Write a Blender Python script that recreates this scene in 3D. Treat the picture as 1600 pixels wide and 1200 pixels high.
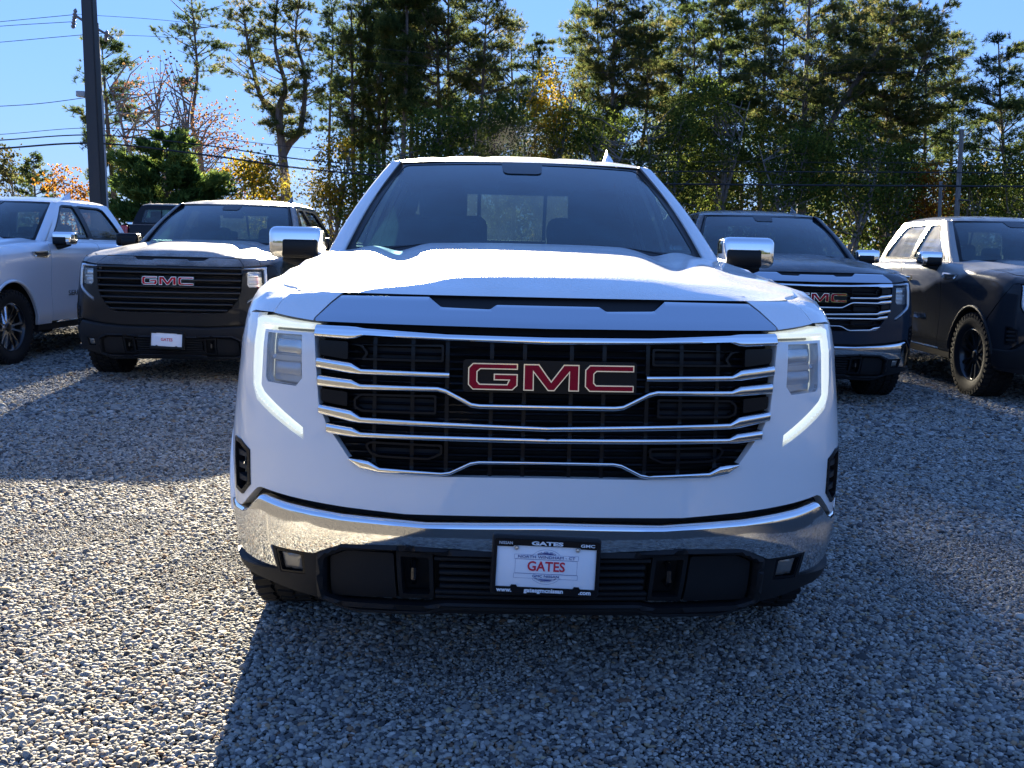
import bpy, bmesh, math, random
import numpy as np
from mathutils import Vector, Matrix
from mathutils.geometry import delaunay_2d_cdt
for o in list(bpy.data.objects): bpy.data.objects.remove(o, do_unlink=True)
SC = bpy.context.scene
COL = SC.collection
R = math.radians
rng = np.random.default_rng(7)

# ------------------------------------------------------------------ camera
CAM_H, PITCH, ROLL, FPX = 1.38, R(7.69), R(1.335), 1556.0
cd = bpy.data.cameras.new('camera'); cam = bpy.data.objects.new('camera', cd); COL.objects.link(cam)
cd.sensor_fit = 'HORIZONTAL'; cd.sensor_width = 36.0; cd.lens = 36.0 * FPX / 1600.0
cd.clip_start = 0.05; cd.clip_end = 2000
_f = Vector((0, math.cos(PITCH), -math.sin(PITCH))); _r = Vector((1, 0, 0)); _u = Vector((0, math.sin(PITCH), math.cos(PITCH)))
_r2 = _r * math.cos(ROLL) + _u * math.sin(ROLL); _u2 = _u * math.cos(ROLL) - _r * math.sin(ROLL)
M = Matrix((_r2, _u2, -_f)).transposed().to_4x4(); M.translation = Vector((0, 0, CAM_H))
cam.matrix_world = M
SC.camera = cam
def at(px, py, dep):
    """world point seen at a photograph pixel, at ground distance dep along the view"""
    d = _f + _r2 * ((px - 800) / FPX) - _u2 * ((py - 600) / FPX)
    return Vector((0, 0, CAM_H)) + d * (dep / d.y)

# ------------------------------------------------------------------ sky and sun
SUN_EL, SUN_AZ = R(16.6), R(-9.0)      # azimuth measured from +Y, negative to the left
W = bpy.data.worlds.new('World'); SC.world = W; W.use_nodes = True
nt = W.node_tree; nt.nodes.clear()
sky = nt.nodes.new('ShaderNodeTexSky'); sky.sky_type = 'NISHITA'; sky.sun_disc = False
sky.sun_elevation = SUN_EL; sky.sun_rotation = SUN_AZ
sky.air_density = 1.5; sky.dust_density = 0.0; sky.ozone_density = 8.0; sky.altitude = 0
bg = nt.nodes.new('ShaderNodeBackground'); bg.inputs['Strength'].default_value = 0.072
wo = nt.nodes.new('ShaderNodeOutputWorld')
gm_ = nt.nodes.new('ShaderNodeGamma'); gm_.inputs[1].default_value = 0.42      # the photograph's sky is evenly blue up to the zenith
tn_ = nt.nodes.new('ShaderNodeMix'); tn_.data_type = 'RGBA'; tn_.blend_type = 'MULTIPLY'; tn_.inputs[0].default_value = 1.0; tn_.inputs[7].default_value = (0.385, 0.54, 0.98, 1)
nt.links.new(sky.outputs[0], gm_.inputs[0]); nt.links.new(gm_.outputs[0], tn_.inputs[6]); nt.links.new(tn_.outputs[2], bg.inputs['Color']); nt.links.new(bg.outputs[0], wo.inputs[0])
sl = bpy.data.lights.new('sun', 'SUN'); sl.energy = 5.0; sl.angle = R(0.53); sl.color = (1.0, 0.88, 0.66)
sun = bpy.data.objects.new('sun', sl); COL.objects.link(sun)
sd = Vector((math.sin(SUN_AZ) * math.cos(SUN_EL), math.cos(SUN_AZ) * math.cos(SUN_EL), math.sin(SUN_EL)))
sun.rotation_euler = (-sd).to_track_quat('-Z', 'Y').to_euler(); sun.location = sd * 60
vs = SC.view_settings; vs.view_transform = 'Standard'; vs.look = 'None'; vs.gamma = 1.0; vs.use_curve_mapping = False
vs.exposure = 3.2
SC.render.engine = 'CYCLES'
SC.cycles.max_bounces = 8; SC.cycles.transparent_max_bounces = 12; SC.cycles.caustics_reflective = False; SC.cycles.caustics_refractive = False

# ------------------------------------------------------------------ helpers: tagging
def tag(o, label=None, cat=None, group=None, kind=None):
    if label: o['label'] = label
    if cat: o['category'] = cat
    if group: o['group'] = group
    if kind: o['kind'] = kind
    return o
def empty(name, loc, rz=0.0):
    o = bpy.data.objects.new(name, None); COL.objects.link(o); o.location = loc; o.rotation_euler = (0, 0, rz); o.empty_display_size = .2
    return o
def link(name, me, mat, parent=None):
    """one mesh object; the material sits on the object so that trucks can share meshes"""
    if len(me.materials) == 0: me.materials.append(None)
    o = bpy.data.objects.new(name, me); COL.objects.link(o)
    o.material_slots[0].link = 'OBJECT'; o.material_slots[0].material = mat
    if parent is not None: o.parent = parent
    return o
MESH = {}
def cached(key, fn):
    if key not in MESH: MESH[key] = fn()
    return MESH[key]
def mesh_from(V, F, smooth=True, angle=38, name='mesh'):
    me = bpy.data.meshes.new(name)
    me.from_pydata([tuple(map(float, v)) for v in V], [], [tuple(int(i) for i in f) for f in F]); me.update()
    if smooth:
        me.polygons.foreach_set('use_smooth', np.ones(len(me.polygons), bool))
        me.set_sharp_from_angle(angle=R(angle))
    return me
def bm_mesh(bm, smooth=True, angle=38):
    bmesh.ops.recalc_face_normals(bm, faces=bm.faces)
    me = bpy.data.meshes.new('mesh'); bm.to_mesh(me); bm.free()
    if smooth:
        me.polygons.foreach_set('use_smooth', np.ones(len(me.polygons), bool)); me.set_sharp_from_angle(angle=R(angle))
    return me

# ------------------------------------------------------------------ helpers: shapes
def bx(bm, c, s, bev=0.0, rot=None, seg=2):
    """box centre c, full size s"""
    r = bmesh.ops.create_cube(bm, size=1.0); vs_ = r['verts']
    m = Matrix.Translation(Vector(c)) @ (rot.to_4x4() if rot else Matrix.Identity(4)) @ Matrix.Diagonal((*s, 1))
    bmesh.ops.transform(bm, matrix=m, verts=vs_)
    if bev > 0:
        es = list({e for v in vs_ for e in v.link_edges})
        bmesh.ops.bevel(bm, geom=es, offset=bev, segments=seg, affect='EDGES', profile=.5)
def join_meshes(ms, angle=50):
    bm = bmesh.new()
    for m in ms: bm.from_mesh(m)
    me = bpy.data.meshes.new('mesh'); bm.to_mesh(me); bm.free(); me.polygons.foreach_set('use_smooth', np.ones(len(me.polygons), bool)); me.set_sharp_from_angle(angle=R(angle)); return me
def box_mesh(c, s, bev=0.0, rot=None, seg=2):
    bm = bmesh.new(); bx(bm, c, s, bev, rot, seg); return bm_mesh(bm)
def tube(V, F, pts, rad, n=8, cap=True):
    pts = [Vector(p) for p in pts]; rad = [rad] * len(pts) if np.isscalar(rad) else rad
    b0 = len(V); up = Vector((0, 0, 1)); px = None
    for i, p in enumerate(pts):
        t = (pts[min(i + 1, len(pts) - 1)] - pts[max(i - 1, 0)]).normalized()
        if px is None: px = t.cross(up if abs(t.z) < .95 else Vector((1, 0, 0))).normalized()
        px = (px - t * px.dot(t)).normalized(); py = t.cross(px)
        for k in range(n):
            a = 2 * math.pi * k / n; V.append(p + (px * math.cos(a) + py * math.sin(a)) * rad[i])
    for i in range(len(pts) - 1):
        for k in range(n):
            a = b0 + i * n + k; b = b0 + i * n + (k + 1) % n
            F.append((a, b, b + n, a + n))
    if cap:
        F.append(tuple(b0 + k for k in range(n))[::-1]); F.append(tuple(b0 + (len(pts) - 1) * n + k for k in range(n)))
def tube_mesh(pts, rad, n=8):
    V, F = [], []; tube(V, F, pts, rad, n); return mesh_from(V, F)
def grid_mesh(P, flip=False, thick=None, angle=38):
    """P[i][j] array (n,m,3) -> quads"""
    P = np.asarray(P, float); n, m = P.shape[:2]; V = P.reshape(-1, 3)
    F = []
    for i in range(n - 1):
        for j in range(m - 1):
            q = (i * m + j, i * m + j + 1, (i + 1) * m + j + 1, (i + 1) * m + j)
            F.append(q[::-1] if flip else q)
    return mesh_from(V, F, angle=angle)
def lathe(prof, n=40, axis='x'):
    V, F = [], []
    for (r, h) in prof:
        for k in range(n):
            a = 2 * math.pi * k / n
            V.append((h, r * math.cos(a), r * math.sin(a)))
    for i in range(len(prof) - 1):
        for k in range(n):
            F.append((i * n + k, i * n + (k + 1) % n, (i + 1) * n + (k + 1) % n, (i + 1) * n + k))
    return V, F
def inpoly(P, poly):
    x, y = P[:, 0], P[:, 1]; ins = np.zeros(len(P), bool); n = len(poly)
    for i in range(n):
        x1, y1 = poly[i]; x2, y2 = poly[(i + 1) % n]
        c = ((y1 > y) != (y2 > y))
        if y1 != y2: ins ^= c & (x < (x2 - x1) * (y - y1) / (y2 - y1) + x1)
    return ins
def segdist(P, poly):
    d = np.full(len(P), 1e9); n = len(poly)
    for i in range(n):
        a = np.array(poly[i]); b = np.array(poly[(i + 1) % n]); ab = b - a; L = (ab @ ab) or 1e-12
        t = np.clip(((P - a) @ ab) / L, 0, 1); q = a + t[:, None] * ab
        d = np.minimum(d, np.hypot(*(P - q).T))
    return d
def densify(poly, res):
    out = []; n = len(poly)
    for i in range(n):
        a = np.array(poly[i], float); b = np.array(poly[(i + 1) % n], float); k = max(1, int(math.ceil(np.hypot(*(b - a)) / res)))
        for j in range(k): out.append(tuple(a + (b - a) * j / k))
    return out
def rounded(poly, r, n=4):
    """round the corners of a polygon"""
    out = []; N = len(poly)
    for i in range(N):
        p = np.array(poly[i], float); a = np.array(poly[i - 1], float); b = np.array(poly[(i + 1) % N], float)
        la, lb = np.linalg.norm(a - p), np.linalg.norm(b - p); rr = min(r, la * .45, lb * .45)
        A = p + (a - p) / la * rr; Bq = p + (b - p) / lb * rr
        for k in range(n + 1):
            t = k / n; out.append(tuple((1 - t) ** 2 * A + 2 * t * (1 - t) * p + t * t * Bq))
    return out
def inset(poly, d):
    P = np.array(poly, float); n = len(P)
    area = .5 * sum(P[i][0] * P[(i + 1) % n][1] - P[(i + 1) % n][0] * P[i][1] for i in range(n)); sg = 1 if area > 0 else -1
    out = []
    for i in range(n):
        e1 = P[i] - P[i - 1]; e2 = P[(i + 1) % n] - P[i]; e1 /= np.linalg.norm(e1) + 1e-12; e2 /= np.linalg.norm(e2) + 1e-12
        n1 = np.array([-e1[1], e1[0]]) * sg; n2 = np.array([-e2[1], e2[0]]) * sg
        m = n1 + n2; L = m @ m
        out.append(tuple(P[i] + m * (2 * d / max(L, .5))))
    return out
def panel(S, outline, holes=(), off=0.0, thick=.02, res=.03, pillow=None):
    """a sheet of the surface S(u,v,off): polygon with holes, real thickness at all its edges"""
    outline = densify(outline, res); holes = [densify(h, res) for h in holes]
    pts = list(outline); edges = [(i, (i + 1) % len(outline)) for i in range(len(outline))]
    for h in holes:
        b = len(pts); pts += h; edges += [(b + i, b + (i + 1) % len(h)) for i in range(len(h))]
    A = np.array(outline); lo, hi = A.min(0), A.max(0)
    gx = np.arange(lo[0] + res * .5, hi[0], res); gy = np.arange(lo[1] + res * .5, hi[1], res)
    if len(gx) and len(gy):
        Gp = np.array([(x, y) for x in gx for y in gy])
        ok = inpoly(Gp, outline) & (segdist(Gp, outline) > res * .45)
        for h in holes: ok &= ~inpoly(Gp, h) & (segdist(Gp, h) > res * .45)
        pts += [tuple(p) for p in Gp[ok]]
    vo, eo, fo, *_ = delaunay_2d_cdt([Vector(p) for p in pts], edges, [], 0, 1e-6)
    P2 = np.array([(v.x, v.y) for v in vo]); T = np.array([list(f) for f in fo])
    C = P2[T].mean(1); ok = inpoly(C, outline)
    for h in holes: ok &= ~inpoly(C, h)
    T = T[ok]
    # orientation: 3-D normal must point along increasing off
    o = np.full(len(P2), off)
    if pillow:
        d = segdist(P2, outline)
        for h in holes: d = np.minimum(d, segdist(P2, h))
        q = np.clip(d / pillow[1], 0, 1); o = o + pillow[0] * np.sqrt(np.clip(1 - (1 - q) ** 2, 0, 1)) - pillow[0]
    V = S(P2[:, 0], P2[:, 1], o); Vo = S(P2[:, 0], P2[:, 1], o + .01) - V
    Nn = np.cross(V[T[:, 1]] - V[T[:, 0]], V[T[:, 2]] - V[T[:, 0]])
    A2 = np.cross(P2[T[:, 1]] - P2[T[:, 0]], P2[T[:, 2]] - P2[T[:, 0]]); T[A2 < 0] = T[A2 < 0][:, ::-1]      # one winding for all, then one sign for the sheet
    if ((Nn * Vo[T[:, 0]]).sum(1) * np.sign(A2)).sum() < 0: T = T[:, ::-1]
    T = T[np.abs(A2) > 1e-9]
    F = [tuple(t) for t in T]; Vl = list(V)
    if thick:
        cnt = {}
        for t in T:
            for a, b in ((t[0], t[1]), (t[1], t[2]), (t[2], t[0])): cnt[(a, b)] = cnt.get((a, b), 0) + 1
        bd = [(a, b) for (a, b) in cnt if (b, a) not in cnt]
        Vi = S(P2[:, 0], P2[:, 1], o - thick); mp = {}
        for a, b in bd:
            for k in (a, b):
                if k not in mp: mp[k] = len(Vl); Vl.append(Vi[k])
            F.append((b, a, mp[a], mp[b]))
    return mesh_from(Vl, F)
def text_mesh(txt, size, extrude=.0006, align='CENTER', sx=1.0, bold=0.0):
    cu = bpy.data.curves.new('text', 'FONT'); cu.body = txt; cu.size = size; cu.extrude = extrude; cu.align_x = align; cu.align_y = 'CENTER'; cu.offset = bold; cu.resolution_u = 3
    o = bpy.data.objects.new('text', cu); COL.objects.link(o)
    dg = bpy.context.evaluated_depsgraph_get(); me = bpy.data.meshes.new_from_object(o.evaluated_get(dg))
    bpy.data.objects.remove(o, do_unlink=True); bpy.data.curves.remove(cu)
    n = len(me.vertices); co = np.empty(n * 3, np.float32); me.vertices.foreach_get('co', co); co = co.reshape(-1, 3); co[:, 0] *= sx
    me.vertices.foreach_set('co', co.ravel()); me.update(); me.materials.clear()
    return me

# ------------------------------------------------------------------ helpers: materials
def mat(name, col, rough=.5, metal=0.0, coat=0.0, spec=.5, **kw):
    m = bpy.data.materials.new(name); m.use_nodes = True; b = m.node_tree.nodes['Principled BSDF']
    b.inputs['Base Color'].default_value = (*col, 1); b.inputs['Roughness'].default_value = rough; b.inputs['Metallic'].default_value = metal
    b.inputs['Coat Weight'].default_value = coat; b.inputs['Coat Roughness'].default_value = .03; b.inputs['Specular IOR Level'].default_value = spec
    for k, v in kw.items():
        s = b.inputs[k.replace('_', ' ')]; s.default_value = v
    return m
def nodes(m): return m.node_tree.nodes, m.node_tree.links, m.node_tree.nodes['Principled BSDF']
def N(m, kind, **kw):
    n = m.node_tree.nodes.new(kind)
    for k, v in kw.items():
        if k.startswith('i_'):
            key = k[2:]; key = int(key) if key.isdigit() else key.replace('_', ' ')
            n.inputs[key].default_value = v
        else: setattr(n, k, v)
    return n
def ramp(m, fac, stops):
    r = m.node_tree.nodes.new('ShaderNodeValToRGB'); e = r.color_ramp.elements
    while len(e) < len(stops): e.new(.5)
    for i, (p, c) in enumerate(stops): e[i].position = p; e[i].color = (*c, 1) if len(c) == 3 else c
    m.node_tree.links.new(fac, r.inputs[0]); return r.outputs[0]
def mixc(m, fac, a, b):
    n = N(m, 'ShaderNodeMix', data_type='RGBA'); L = m.node_tree.links
    for s, v in ((n.inputs[0], fac), (n.inputs[6], a), (n.inputs[7], b)):
        if hasattr(v, 'is_output'): L.new(v, s)
        else: s.default_value = v if not isinstance(v, tuple) else (*v, 1)[:4]
    return n.outputs[2]
def mth(m, op, a, b=None, c=None):
    n = N(m, 'ShaderNodeMath', operation=op); L = m.node_tree.links
    for s, v in zip(n.inputs, (a, b, c)):
        if v is None: continue
        if hasattr(v, 'is_output'): L.new(v, s)
        else: s.default_value = v
    return n.outputs[0]
# ------------------------------------------------------------------ materials
def paint(name, col, metal=0.0, rough=.32, frost=.0, sunlit_side_frost=None, flake=0.0):
    """car paint with a film of melting frost lying on the faces that look up"""
    m = mat(name, col, rough, metal, 1.0, (.05 if max(col) < .1 else .5)); nd, lk, b = nodes(m)
    if max(col) > .5: b.inputs['Coat IOR'].default_value = 1.8
    tc = N(m, 'ShaderNodeTexCoord'); geo = N(m, 'ShaderNodeNewGeometry'); sep = N(m, 'ShaderNodeSeparateXYZ'); lk.new(geo.outputs['Normal'], sep.inputs[0])
    dirt = N(m, 'ShaderNodeTexNoise', i_Scale=3.0, i_Detail=6.0); lk.new(tc.outputs['Object'], dirt.inputs['Vector'])
    base = mixc(m, mth(m, 'MULTIPLY', dirt.outputs[0], .10), col, tuple(c * .55 + .03 for c in col))
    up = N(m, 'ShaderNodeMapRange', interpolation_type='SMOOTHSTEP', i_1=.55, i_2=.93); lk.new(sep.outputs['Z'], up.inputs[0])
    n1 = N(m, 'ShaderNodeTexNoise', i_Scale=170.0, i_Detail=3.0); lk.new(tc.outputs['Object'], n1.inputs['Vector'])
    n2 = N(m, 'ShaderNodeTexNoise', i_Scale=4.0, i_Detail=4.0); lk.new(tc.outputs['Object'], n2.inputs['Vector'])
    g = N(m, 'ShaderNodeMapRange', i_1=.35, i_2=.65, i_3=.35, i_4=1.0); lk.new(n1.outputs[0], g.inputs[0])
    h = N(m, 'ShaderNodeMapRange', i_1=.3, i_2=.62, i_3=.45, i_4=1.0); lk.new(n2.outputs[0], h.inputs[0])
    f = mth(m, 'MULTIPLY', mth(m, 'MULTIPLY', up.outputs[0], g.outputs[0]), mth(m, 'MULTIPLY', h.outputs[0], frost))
    if sunlit_side_frost:
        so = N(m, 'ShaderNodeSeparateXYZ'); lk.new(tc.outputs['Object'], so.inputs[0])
        # frost on the upper flank, ended below by a painted shadow edge bending tailwards
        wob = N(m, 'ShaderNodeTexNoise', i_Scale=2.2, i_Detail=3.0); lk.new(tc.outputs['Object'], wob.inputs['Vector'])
        shadow_lim = mth(m, 'ADD', mth(m, 'MULTIPLY', so.outputs['Y'], -.16), mth(m, 'ADD', 1.33, mth(m, 'MULTIPLY', wob.outputs[0], .16)))
        dz = mth(m, 'SUBTRACT', so.outputs['Z'], shadow_lim)
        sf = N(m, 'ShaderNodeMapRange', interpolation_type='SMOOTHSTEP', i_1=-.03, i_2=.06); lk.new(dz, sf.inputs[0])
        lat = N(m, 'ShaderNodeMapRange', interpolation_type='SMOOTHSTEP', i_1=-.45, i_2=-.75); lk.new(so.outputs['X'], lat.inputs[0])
        f = mth(m, 'MAXIMUM', f, mth(m, 'MULTIPLY', mth(m, 'MULTIPLY', sf.outputs[0], lat.outputs[0]), sunlit_side_frost))
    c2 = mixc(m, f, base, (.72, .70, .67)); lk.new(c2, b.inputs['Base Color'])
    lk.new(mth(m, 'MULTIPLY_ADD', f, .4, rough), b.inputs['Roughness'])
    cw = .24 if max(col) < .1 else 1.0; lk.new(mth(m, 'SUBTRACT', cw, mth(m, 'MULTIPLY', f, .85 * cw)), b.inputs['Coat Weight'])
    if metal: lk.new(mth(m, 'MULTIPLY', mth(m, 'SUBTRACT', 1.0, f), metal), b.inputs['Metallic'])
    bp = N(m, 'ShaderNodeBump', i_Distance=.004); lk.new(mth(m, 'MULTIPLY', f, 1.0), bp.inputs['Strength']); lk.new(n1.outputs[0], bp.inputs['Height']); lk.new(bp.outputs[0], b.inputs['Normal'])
    return m
def glass(name, tint=(.55, .62, .62), film=.12, film_col=(.55, .62, .66), refl=1.0, tmix=.5, base=.06):
    """window glass: see-through, reflecting, with a thin mist of dew on it"""
    m = bpy.data.materials.new(name); m.use_nodes = True; n, l = m.node_tree.nodes, m.node_tree.links; n.clear()
    out = n.new('ShaderNodeOutputMaterial'); tr = n.new('ShaderNodeBsdfTransparent'); tr.inputs[0].default_value = (*tint, 1)
    gl = n.new('ShaderNodeBsdfGlossy'); gl.inputs['Roughness'].default_value = .03; gl.inputs[0].default_value = (refl, refl, refl, 1)
    d0 = n.new('ShaderNodeBsdfDiffuse'); d0.inputs[0].default_value = (*film_col, 1); t0 = n.new('ShaderNodeBsdfTranslucent'); t0.inputs[0].default_value = (*film_col, 1); df = n.new('ShaderNodeMixShader'); df.inputs[0].default_value = tmix; l.new(d0.outputs[0], df.inputs[1]); l.new(t0.outputs[0], df.inputs[2])
    lw = n.new('ShaderNodeLayerWeight'); pw = n.new('ShaderNodeMath'); pw.operation = 'POWER'; pw.inputs[1].default_value = 5; l.new(lw.outputs['Facing'], pw.inputs[0])
    fr = n.new('ShaderNodeMath'); fr.operation = 'MULTIPLY_ADD'; fr.inputs[1].default_value = .92; fr.inputs[2].default_value = base; l.new(pw.outputs[0], fr.inputs[0])
    tc = n.new('ShaderNodeTexCoord'); nz = n.new('ShaderNodeTexNoise'); nz.inputs['Scale'].default_value = 5; nz.inputs['Detail'].default_value = 6; l.new(tc.outputs['Object'], nz.inputs['Vector'])
    mr = n.new('ShaderNodeMapRange'); mr.inputs[1].default_value = .3; mr.inputs[2].default_value = .7; mr.inputs[3].default_value = film * .5; mr.inputs[4].default_value = film * 1.4; l.new(nz.outputs[0], mr.inputs[0])
    m1 = n.new('ShaderNodeMixShader'); m2 = n.new('ShaderNodeMixShader')
    l.new(mr.outputs[0], m1.inputs[0]); l.new(tr.outputs[0], m1.inputs[1]); l.new(df.outputs[0], m1.inputs[2])
    l.new(fr.outputs[0], m2.inputs[0]); l.new(m1.outputs[0], m2.inputs[1]); l.new(gl.outputs[0], m2.inputs[2]); l.new(m2.outputs[0], out.inputs[0])
    return m
MT = {}
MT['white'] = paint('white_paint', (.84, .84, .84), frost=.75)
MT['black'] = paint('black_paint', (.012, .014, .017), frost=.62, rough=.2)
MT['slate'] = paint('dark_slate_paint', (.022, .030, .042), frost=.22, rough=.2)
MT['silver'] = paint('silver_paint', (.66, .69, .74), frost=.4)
MT['frosty'] = paint('frosted_dark_paint', (.020, .022, .026), frost=.12, rough=.15, sunlit_side_frost=.42)
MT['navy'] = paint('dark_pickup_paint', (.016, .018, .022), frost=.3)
def chrome(name, rough=.04, col=(.86, .87, .88), wav=.0):
    m = mat(name, col, rough, 1.0); n, l, b = nodes(m)
    tc = N(m, 'ShaderNodeTexCoord'); nz = N(m, 'ShaderNodeTexNoise', i_Scale=9.0, i_Detail=5.0); l.new(tc.outputs['Object'], nz.inputs['Vector'])
    l.new(mth(m, 'MULTIPLY_ADD', nz.outputs[0], .10, rough - .03), b.inputs['Roughness'])
    return m
MT['chrome'] = chrome('chrome_trim')
MT['hood_chrome'] = chrome('hood_trim_chrome', .05, (.50, .53, .57))
MT['satin'] = chrome('satin_chrome', .22, (.72, .73, .75))
MT['gloss_black'] = mat('gloss_black_plastic', (.006, .007, .009), .25, 0, 0, .2)
MT['bar_black'] = mat('black_grille_bar', (.012, .013, .016), .2, 0, .25, .3)
def plastic(name, col, rough=.55):
    m = mat(name, col, rough, 0, 0, .15); n, l, b = nodes(m)
    tc = N(m, 'ShaderNodeTexCoord'); nz = N(m, 'ShaderNodeTexNoise', i_Scale=420.0, i_Detail=2.0); l.new(tc.outputs['Object'], nz.inputs['Vector'])
    n2 = N(m, 'ShaderNodeTexNoise', i_Scale=6.0, i_Detail=5.0); l.new(tc.outputs['Object'], n2.inputs['Vector'])
    bp = N(m, 'ShaderNodeBump', i_Strength=.25, i_Distance=.001); l.new(nz.outputs[0], bp.inputs['Height']); l.new(bp.outputs[0], b.inputs['Normal'])
    l.new(mixc(m, mth(m, 'MULTIPLY', n2.outputs[0], .5), col, tuple(c * 1.5 + .006 for c in col)), b.inputs['Base Color'])
    return m
MT['plastic'] = plastic('black_moulded_plastic', (.013, .0135, .015))
MT['plastic2'] = plastic('charcoal_plastic', (.020, .021, .023))
MT['dark'] = mat('dark_recess', (.006, .006, .007), .8)
MT['red'] = mat('emblem_red', (.36, .003, .016), .45, 0, 0, .15)
MT['lens'] = glass('lamp_lens', (.9, .92, .92), .22, (.75, .78, .82))
MT['lamp_grey'] = mat('lamp_reflector', (.55, .57, .60), .25, .55)
MT['fog_grey'] = mat('fog_lamp_reflector', (.22, .215, .205), .2, .5)
MT['lamp_dark'] = mat('lamp_bezel', (.16, .165, .175), .3, .2)
m = mat('daytime_lamp', (.60, .63, .61), .25, 0, .6); b = m.node_tree.nodes['Principled BSDF']; b.inputs['Emission Color'].default_value = (.93, 1.0, .93, 1); b.inputs['Emission Strength'].default_value = .075; MT['drl'] = m
MT['drl_off'] = mat('clear_light_guide', (.5, .53, .56), .18, .35, .6)
MT['glass'] = glass('windscreen_glass', (.12, .20, .23), .17, (.10, .33, .41), base=.075)  # teal film colour paints the sky's reflection along with the dew
MT['glass_side'] = glass('side_glass', (.55, .66, .64), .08)
MT['glass_dark'] = glass('privacy_glass', (.09, .10, .11), .05)
MT['glass_frost'] = glass('frosted_side_glass', (.6, .62, .6), .80, (.70, .66, .58), tmix=.2)
MT['seat'] = mat('dark_seat_cloth', (.030, .031, .034), .8)
MT['cabin'] = mat('cabin_trim', (.045, .046, .050), .75)
MT['plate'] = mat('plate_white', (.80, .80, .82), .4)
MT['plate_red'] = mat('plate_red', (.62, .015, .04), .45)
MT['plate_blue'] = mat('plate_blue', (.02, .03, .20), .45)
MT['plate_text'] = mat('frame_lettering', (.72, .74, .76), .5)
MT['screw'] = mat('steel_screw', (.6, .6, .58), .3, 1.0)
MT['tyre'] = plastic('tyre_rubber', (.014, .014, .015), .75)
MT['rim'] = chrome('polished_rim', .12, (.75, .76, .78)); MT['rim_dark'] = mat('dark_rim', (.02, .021, .024), .3, .6, .5)
MT['tail'] = mat('tail_lamp_red', (.45, .01, .012), .15, 0, 1.0)
# ------------------------------------------------------------------ the pickup body as surfaces
def _cr(P, n=40):
    P = np.array(P, float); Q = np.vstack([2 * P[0] - P[1], P, 2 * P[-1] - P[-2]]); out = []
    for i in range(1, len(Q) - 2):
        a, b, c, d = Q[i - 1], Q[i], Q[i + 1], Q[i + 2]
        for k in range(n):
            t = k / n; out.append(.5 * ((2 * b) + (-a + c) * t + (2 * a - 5 * b + 4 * c - d) * t * t + (-a + 3 * b - 3 * c + d) * t ** 3))
    out.append(P[-1]); return np.array(out)
PLAN = _cr([(0, 0), (.2, .004), (.4, .016), (.6, .045), (.72, .078), (.82, .130), (.905, .205), (.965, .30), (1.002, .42), (1.018, .58), (1.022, .9), (1.015, 1.5), (1.013, 3.0), (1.012, 4.5), (1.005, 5.85)])
PU = np.concatenate([[0], np.cumsum(np.hypot(*np.diff(PLAN, axis=0).T))])
PTX, PTY = np.gradient(PLAN[:, 0], PU), np.gradient(PLAN[:, 1], PU)
def tab(P): q = _cr(P, 12); return q[:, 0], q[:, 1]
DF = tab([(.2, .14), (.25, .10), (.33, .05), (.42, .02), (.5, 0), (.6, 0), (.7, 0), (.8, 0), (1.08, .010), (1.13, .02), (1.15, .026), (1.162, .036), (1.18, .062), (1.21, .106), (1.237, .146), (1.26, .19)])
ZT = tab([(-1, 1.237), (.24, 1.237), (.6, 1.272), (1.0, 1.300), (1.7, 1.352), (2.2, 1.357), (6, 1.357)])
DS = tab([(-.02, .16), (0, .125), (.006, .095), (.018, .062), (.04, .036), (.08, .016), (.15, .004), (.25, 0), (1.2, 0)])
DL = tab([(.2, .07), (.33, .018), (.42, -.006), (.5, -.016), (.62, -.022), (.75, -.022), (.9, -.008), (1.05, .010), (1.17, .016), (1.4, .016)])
DD = tab([(.2, .06), (.38, .030), (.5, .006), (.62, .010), (.8, .016), (1.0, .008), (1.12, 0), (1.4, 0)])
def B(u, z, off=0.0):
    """body wrap: u arc length round the body from the front centre (signed), z height, off outward"""
    u = np.atleast_1d(np.asarray(u, float)); z = np.atleast_1d(np.asarray(z, float)) + 0 * u; s = np.where(u < 0, -1.0, 1.0); a = np.abs(u)
    x = np.interp(a, PU, PLAN[:, 0]); y = np.interp(a, PU, PLAN[:, 1]); tx = np.interp(a, PU, PTX); ty = np.interp(a, PU, PTY)
    l = np.hypot(tx, ty); nx, ny = ty / l, -tx / l; w = nx * nx
    df = np.interp(z, *DF); k = np.clip((y - .6) / 1.0, 0, 1); k = k * k * (3 - 2 * k)
    ds = np.interp(np.interp(y, *ZT) - z, *DS) + np.interp(z, *DL) * (1 - k) + np.interp(z, *DD) * k
    d = (1 - w) * df + w * ds - off
    return np.stack([s * (x - nx * d), y - ny * d, z], 1)
def uy(y): return float(np.interp(y, PLAN[:, 1], PU))
def S_(s):
    """B for one side"""
    return lambda u, z, o: B(s * np.asarray(u), z, o)
def xg(y, z):
    t = np.clip((z - 1.345) / .5, 0, 1); return .905 - .46 * (z - 1.345) + .022 * np.sin(np.pi * t)
def G_(s): return lambda y, z, o: np.stack([s * (xg(y, z) + o), y + 0 * z, z + .4 * o], 1)
def YB(z): return 3.80 + (1.835 - z) * .38
def CB(x, z, o): return np.stack([x, YB(z) + o, z + 0 * x], 1)
def sym(half):
    """half outline (u>=0, starting and ending on the centre line) -> closed outline"""
    return list(half) + [(-a, b) for a, b in half[::-1] if a > 1e-6]
def arch(yc, r, a0, a1, n=18, zc=.41):
    return [(uy(yc + r * math.cos(R(a))), zc + r * math.sin(R(a))) for a in np.linspace(a0, a1, n)]
GRILLE = [(0, 1.149), (.708, 1.149), (.690, .914), (.665, .852), (.596, .755), (.56, .722), (.5, .708), (.296, .704), (0, .706)]
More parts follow.
